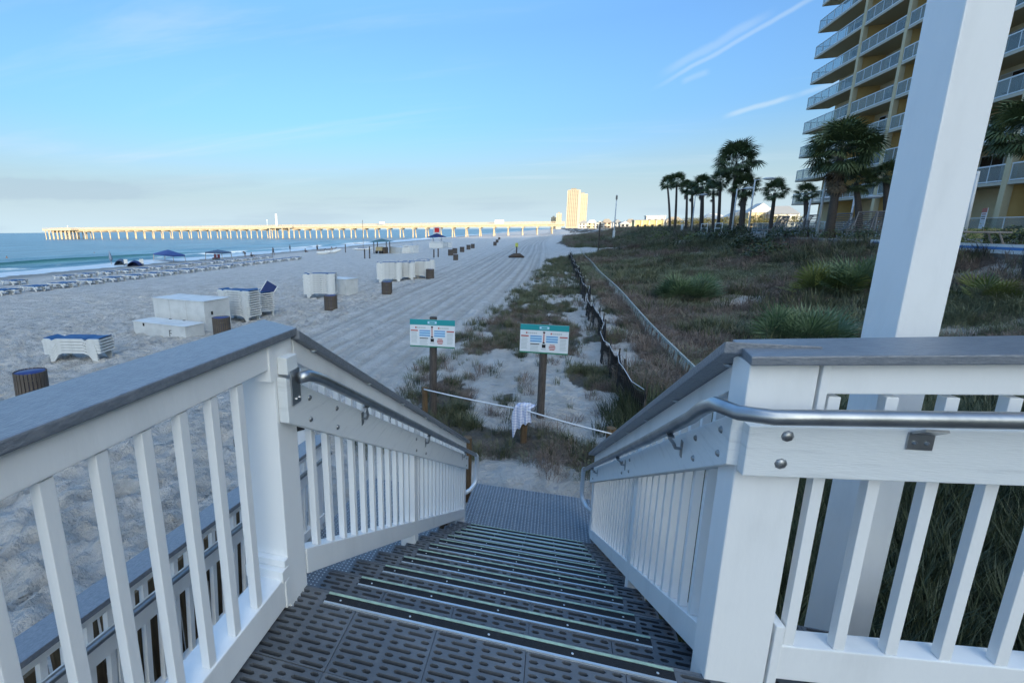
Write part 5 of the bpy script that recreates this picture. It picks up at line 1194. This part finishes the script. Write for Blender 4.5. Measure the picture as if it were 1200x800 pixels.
# lifeguard stand
g = gnd(512, 291); lg = thing('lifeguard_stand', 'white lifeguard stand with blue canopy and a red and white panel on top', 'lifeguard stand', g)
for x in (-1.2, 1.2):
    for y in (-.8, .8): MB().beam((x*1.15, y*1.2, 0), (x*.8, y*.8, 2.6), .12, .12).build('leg', M_plas, lg)
MB().box(-1.4, 1.4, -1., 1., 1.5, 1.65).build('platform', M_plas, lg); MB().box(-1.7, 1.7, -1.2, -1.1, .1, 1.4).build('front_panel', M_plas, lg)
MB().add([(-2.3, -1.4, 2.7), (2.3, -1.4, 2.7), (2.3, 1.4, 2.7), (-2.3, 1.4, 2.7), (0, 0, 3.7)], [(0, 3, 2, 1), (0, 1, 4), (1, 2, 4), (2, 3, 4), (3, 0, 4)]).build('canopy', M_navy, lg)
MB().box(-.9, .9, -.05, .05, 3.5, 5.2).build('panel', M_plas, lg); MB().box(-.6, .6, -.07, -.051, 3.9, 5.0).build('panel_face', mat('signal_red', (.55, .02, .02), .6), lg)
# driftwood-like marker in the lanes
g = gnd(605, 302.5); mk = thing('beach_marker', 'small yellow-topped marker on a dark sled in the driven lanes', 'marker', g); MB().tube([(-1.0, 0, .15), (-.3, 0, .35), (.4, 0, .35), (1.0, 0, .12)], [.12, .3, .3, .1], 7).build('base', M_kwood, mk, smooth=True)
MB().tube([(0, 0, .4), (0, 0, 1.5)], .09, 6).build('post', M_old, mk); MB().box(-.18, .18, -.05, .05, 1.4, 1.95).build('flag', mat('marker_yellow', (.45, .50, .10), .6), mk)
# canopies
M_blcan = mat('blue_canopy', (.015, .045, .19), .7); M_blcan2 = mat('grey_blue_canopy', (.06, .10, .17), .7)
def canopy(px0, px1, py, pyt, m, label, peak):
    a = gnd(px0, py); b_ = gnd(px1, py); c = (a+b_)/2; w_ = (b_-a).length/2*.80; rz = math.atan2(b_.y-a.y, b_.x-a.x); ct_ = aty((px0+px1)/2, pyt, c.y).z - c.z
    t_ = thing('canopy_tent', label, 'canopy', c, rz); h0 = ct_-peak; d_ = 1.1
    for x in (-w_, w_):
        for y in (-d_, d_): MB().tube([(x*1.02, y*1.02, 0), (x*.95, y*.95, h0)], .06, 6).build('leg', M_dframe, t_)
    MB().add([(-w_, -d_, h0), (w_, -d_, h0), (w_, d_, h0), (-w_, d_, h0), (0, 0, h0+peak), (-w_, -d_, h0-.25), (w_, -d_, h0-.25), (w_, d_, h0-.25), (-w_, d_, h0-.25)], [(0, 1, 4), (1, 2, 4), (2, 3, 4), (3, 0, 4), (0, 5, 6, 1), (1, 6, 7, 2), (2, 7, 8, 3), (3, 8, 5, 0)]).build('fabric', m, t_)
canopy(184.5, 214, 307, 292.5, M_blcan, 'bright blue peaked beach canopy near the water', .9); canopy(244.5, 269, 305, 292.5, M_blcan2, 'grey-blue flat beach canopy with two chairs under it', .45)
M_redch = mat('dark_red_cloth', (.16, .03, .04), .8)
for px, lb in ((251.5, 'left dark red chair under the grey-blue canopy'), (255.5, 'right dark red chair under the grey-blue canopy')):
    g = gnd(px, 304); t_ = thing('beach_chair', lb, 'chair', g); MB().box(-.3, .3, -.3, .3, .3, .38).build('seat', M_redch, t_); MB().box(-.3, .3, .25, .33, .38, 1.05).build('backrest', M_redch, t_)
    for x in (-.27, .27): MB().box(x-.03, x+.03, -.28, .28, 0, .3).build('leg', M_dframe, t_)
g = gnd(131, 312); um = thing('closed_umbrella', 'closed dark beach umbrella standing by the water left of the pop-up tents', 'umbrella', g); MB().tube([(0, 0, 0), (0, 0, 1.0)], .05, 6).build('pole', M_dframe, um); MB().tube([(0, 0, .9), (0, 0, 1.3), (-.12, 0, 2.9)], [.12, .32, .04], 9).build('fabric', M_blcan2, um, smooth=True)
def popup(px, py, w_, h, m, lb):
    g = gnd(px, py); t_ = thing('beach_tent', lb, 'tent', g, .4); mb = MB(); n = 10
    vs = [(-w_*math.cos(pi*i/n), (j/4-.5)*1.6, h*math.sin(pi*i/n)*(1-.25*abs(j/2-1)**2)) for j in range(5) for i in range(n+1)]
    mb.add(vs, [(j*(n+1)+i, j*(n+1)+i+1, (j+1)*(n+1)+i+1, (j+1)*(n+1)+i) for j in range(4) for i in range(n)]); mb.add(vs[-(n+1):], [tuple(range(n+1))]); mb.build('shell', m, t_)
popup(142.5, 311.5, .9, 1.3, M_blcan2, 'rounded pop-up tent right of the closed umbrella'); popup(158.5, 312, .9, 1.0, M_navy, 'dark heap of beach chairs and tent before the blue canopy')
for px, lb in ((147.5, 'folding chair between the pop-up tent and the dark heap'), (166, 'folding chair right of the dark heap')):
    g = gnd(px, 311.5); t_ = thing('beach_chair', lb, 'chair', g, .6); MB().box(-.3, .3, -.3, .3, .3, .38).build('seat', M_blcan2, t_); o = MB().box(-.3, .3, .25, .33, .38, 1.15).build('backrest', M_plas, t_)
    for x in (-.27, .27): MB().box(x-.03, x+.03, -.28, .28, 0, .3).build('leg', M_dframe, t_)

# people far down the beach: one skinned body each, clothes as children
M_skin = mat('skin', (.20, .12, .08), .7); M_cl = mat('dark_clothes', (.03, .045, .06), .8); M_hair = mat('dark_hair', (.02, .015, .012), .7)
POSE = {
 'walk': dict(pelvis=(0, 0, .95), chest=(.02, 0, 1.35), neck=(.03, 0, 1.5), head=(.05, 0, 1.64), kl=(.18, .1, .52), fl=(.36, .1, .05), tl=(.48, .1, .03), kr=(-.12, -.1, .50), fr=(-.34, -.1, .10), tr=(-.24, -.1, .02), el=(-.14, .22, 1.14), hl=(-.10, .24, .88), er=(.16, -.22, 1.14), hr=(.30, -.24, .92)),
 'stand': dict(pelvis=(0, 0, .95), chest=(0, 0, 1.35), neck=(0, 0, 1.5), head=(.02, 0, 1.64), kl=(.02, .1, .5), fl=(0, .12, .05), tl=(.14, .13, .02), kr=(.02, -.1, .5), fr=(0, -.12, .05), tr=(.14, -.13, .02), el=(0, .24, 1.12), hl=(.08, .24, .88), er=(.10, -.26, 1.30), hr=(.30, -.28, 1.52)),
 'bend': dict(pelvis=(0, 0, .88), chest=(.34, 0, 1.02), neck=(.46, 0, 1.04), head=(.58, 0, 1.0), kl=(.08, .1, .46), fl=(-.05, .12, .05), tl=(.10, .13, .02), kr=(.06, -.1, .46), fr=(-.08, -.12, .05), tr=(.07, -.13, .02), el=(.36, .2, .74), hl=(.42, .18, .48), er=(.38, -.2, .74), hr=(.45, -.18, .5)),
 'sit': dict(pelvis=(0, 0, .12), chest=(-.08, 0, .52), neck=(-.06, 0, .67), head=(-.02, 0, .80), kl=(.36, .14, .42), fl=(.62, .14, .05), tl=(.76, .14, .03), kr=(.36, -.14, .42), fr=(.60, -.14, .05), tr=(.74, -.14, .03), el=(.10, .24, .36), hl=(.32, .18, .42), er=(-.25, -.24, .30), hr=(-.34, -.26, .04)),
 'swim': dict(pelvis=(-.3, 0, -.3), chest=(0, 0, .05), neck=(.04, 0, .2), head=(.06, 0, .34), kl=(-.6, .1, -.5), fl=(-.9, .1, -.6), tl=(-1, .1, -.6), kr=(-.6, -.1, -.5), fr=(-.9, -.1, -.6), tr=(-1, -.1, -.6), el=(.2, .25, -.05), hl=(.42, .2, .0), er=(.2, -.25, -.05), hr=(.42, -.2, .0)),
}
def person(px, py, pose, rz, label, z=None, s=1.05):
    g = gnd(px, py) if z is None else at(px, py, z); P = POSE[pose]; t_ = thing('person', label, 'person', g, rz, None, s)
    def V(k): return Vector(P[k])
    c = V('chest'); sh = [c+Vector((0, .17, .06)), c+Vector((0, -.17, .06))]; hp_ = [V('pelvis')+Vector((0, .09, -.04)), V('pelvis')+Vector((0, -.09, -.04))]
    vs = [V('pelvis'), V('pelvis').lerp(c, .5), c, V('neck'), V('head'), sh[0], V('el'), V('hl'), sh[1], V('er'), V('hr'), hp_[0], V('kl'), V('fl'), V('tl'), hp_[1], V('kr'), V('fr'), V('tr'), V('head')+Vector((0, 0, .1))]
    rd = [.14, .125, .15, .055, .095, .06, .042, .03, .06, .042, .03, .09, .058, .04, .028, .09, .058, .04, .028, .07]
    ed = [(0, 1), (1, 2), (2, 3), (3, 4), (4, 19), (2, 5), (5, 6), (6, 7), (2, 8), (8, 9), (9, 10), (0, 11), (11, 12), (12, 13), (13, 14), (0, 15), (15, 16), (16, 17), (17, 18)]
    me = bpy.data.meshes.new('body'); me.from_pydata(vs, ed, []); me.materials.append(M_skin); o = link('body', me, t_)
    sk = o.modifiers.new('skin', 'SKIN'); me.skin_vertices.new() if not me.skin_vertices else None
    for v, r in zip(me.skin_vertices[0].data, rd): v.radius = (r, r)
    me.skin_vertices[0].data[0].use_root = True; sb_ = o.modifiers.new('sub', 'SUBSURF'); sb_.levels = 1; sb_.render_levels = 1
    MB().tube([V('pelvis')-Vector((0, 0, .02)), V('pelvis').lerp(c, .5), c, c.lerp(V('neck'), .45)], [.17, .155, .185, .10], 10).build('shirt', M_cl, t_, smooth=True)
    for h_, k_ in ((hp_[0], 'kl'), (hp_[1], 'kr')): MB().tube([h_, h_.lerp(V(k_), .7)], [.12, .095], 8).build('shorts_leg', M_cl, t_, smooth=True)
    MB().ball(V('head')+Vector((-.02, 0, .05)), .115, 8, (1, .9, 1)).build('hair', M_hair, t_, smooth=True)
person(320.5, 299.4, 'walk', 2.6, 'person walking along the sand in dark clothes, mid-stride'); person(340, 295, 'stand', .3, 'person standing at the waterline with one arm raised'); person(372, 295, 'stand', 1.8, 'person standing behind the inflatable craft')
person(358, 295.6, 'sit', 1.2, 'person sitting alone on the sand between the two standing ones'); person(287.5, 301, 'bend', 2.9, 'person bending forward near the water'); person(295, 301, 'sit', .4, 'person sitting right of the bending one')
person(389, 295, 'sit', .7, 'person sitting on the beached watercraft', None, 1.3); person(8, 302.5, 'swim', .4, 'swimmer far left, only head and shoulders above water', SEA+.1); person(110.5, 297.5, 'swim', 2., 'swimmer farther out toward the pier', SEA+.1)
# breaking tidy-up: nothing hidden, all at true size
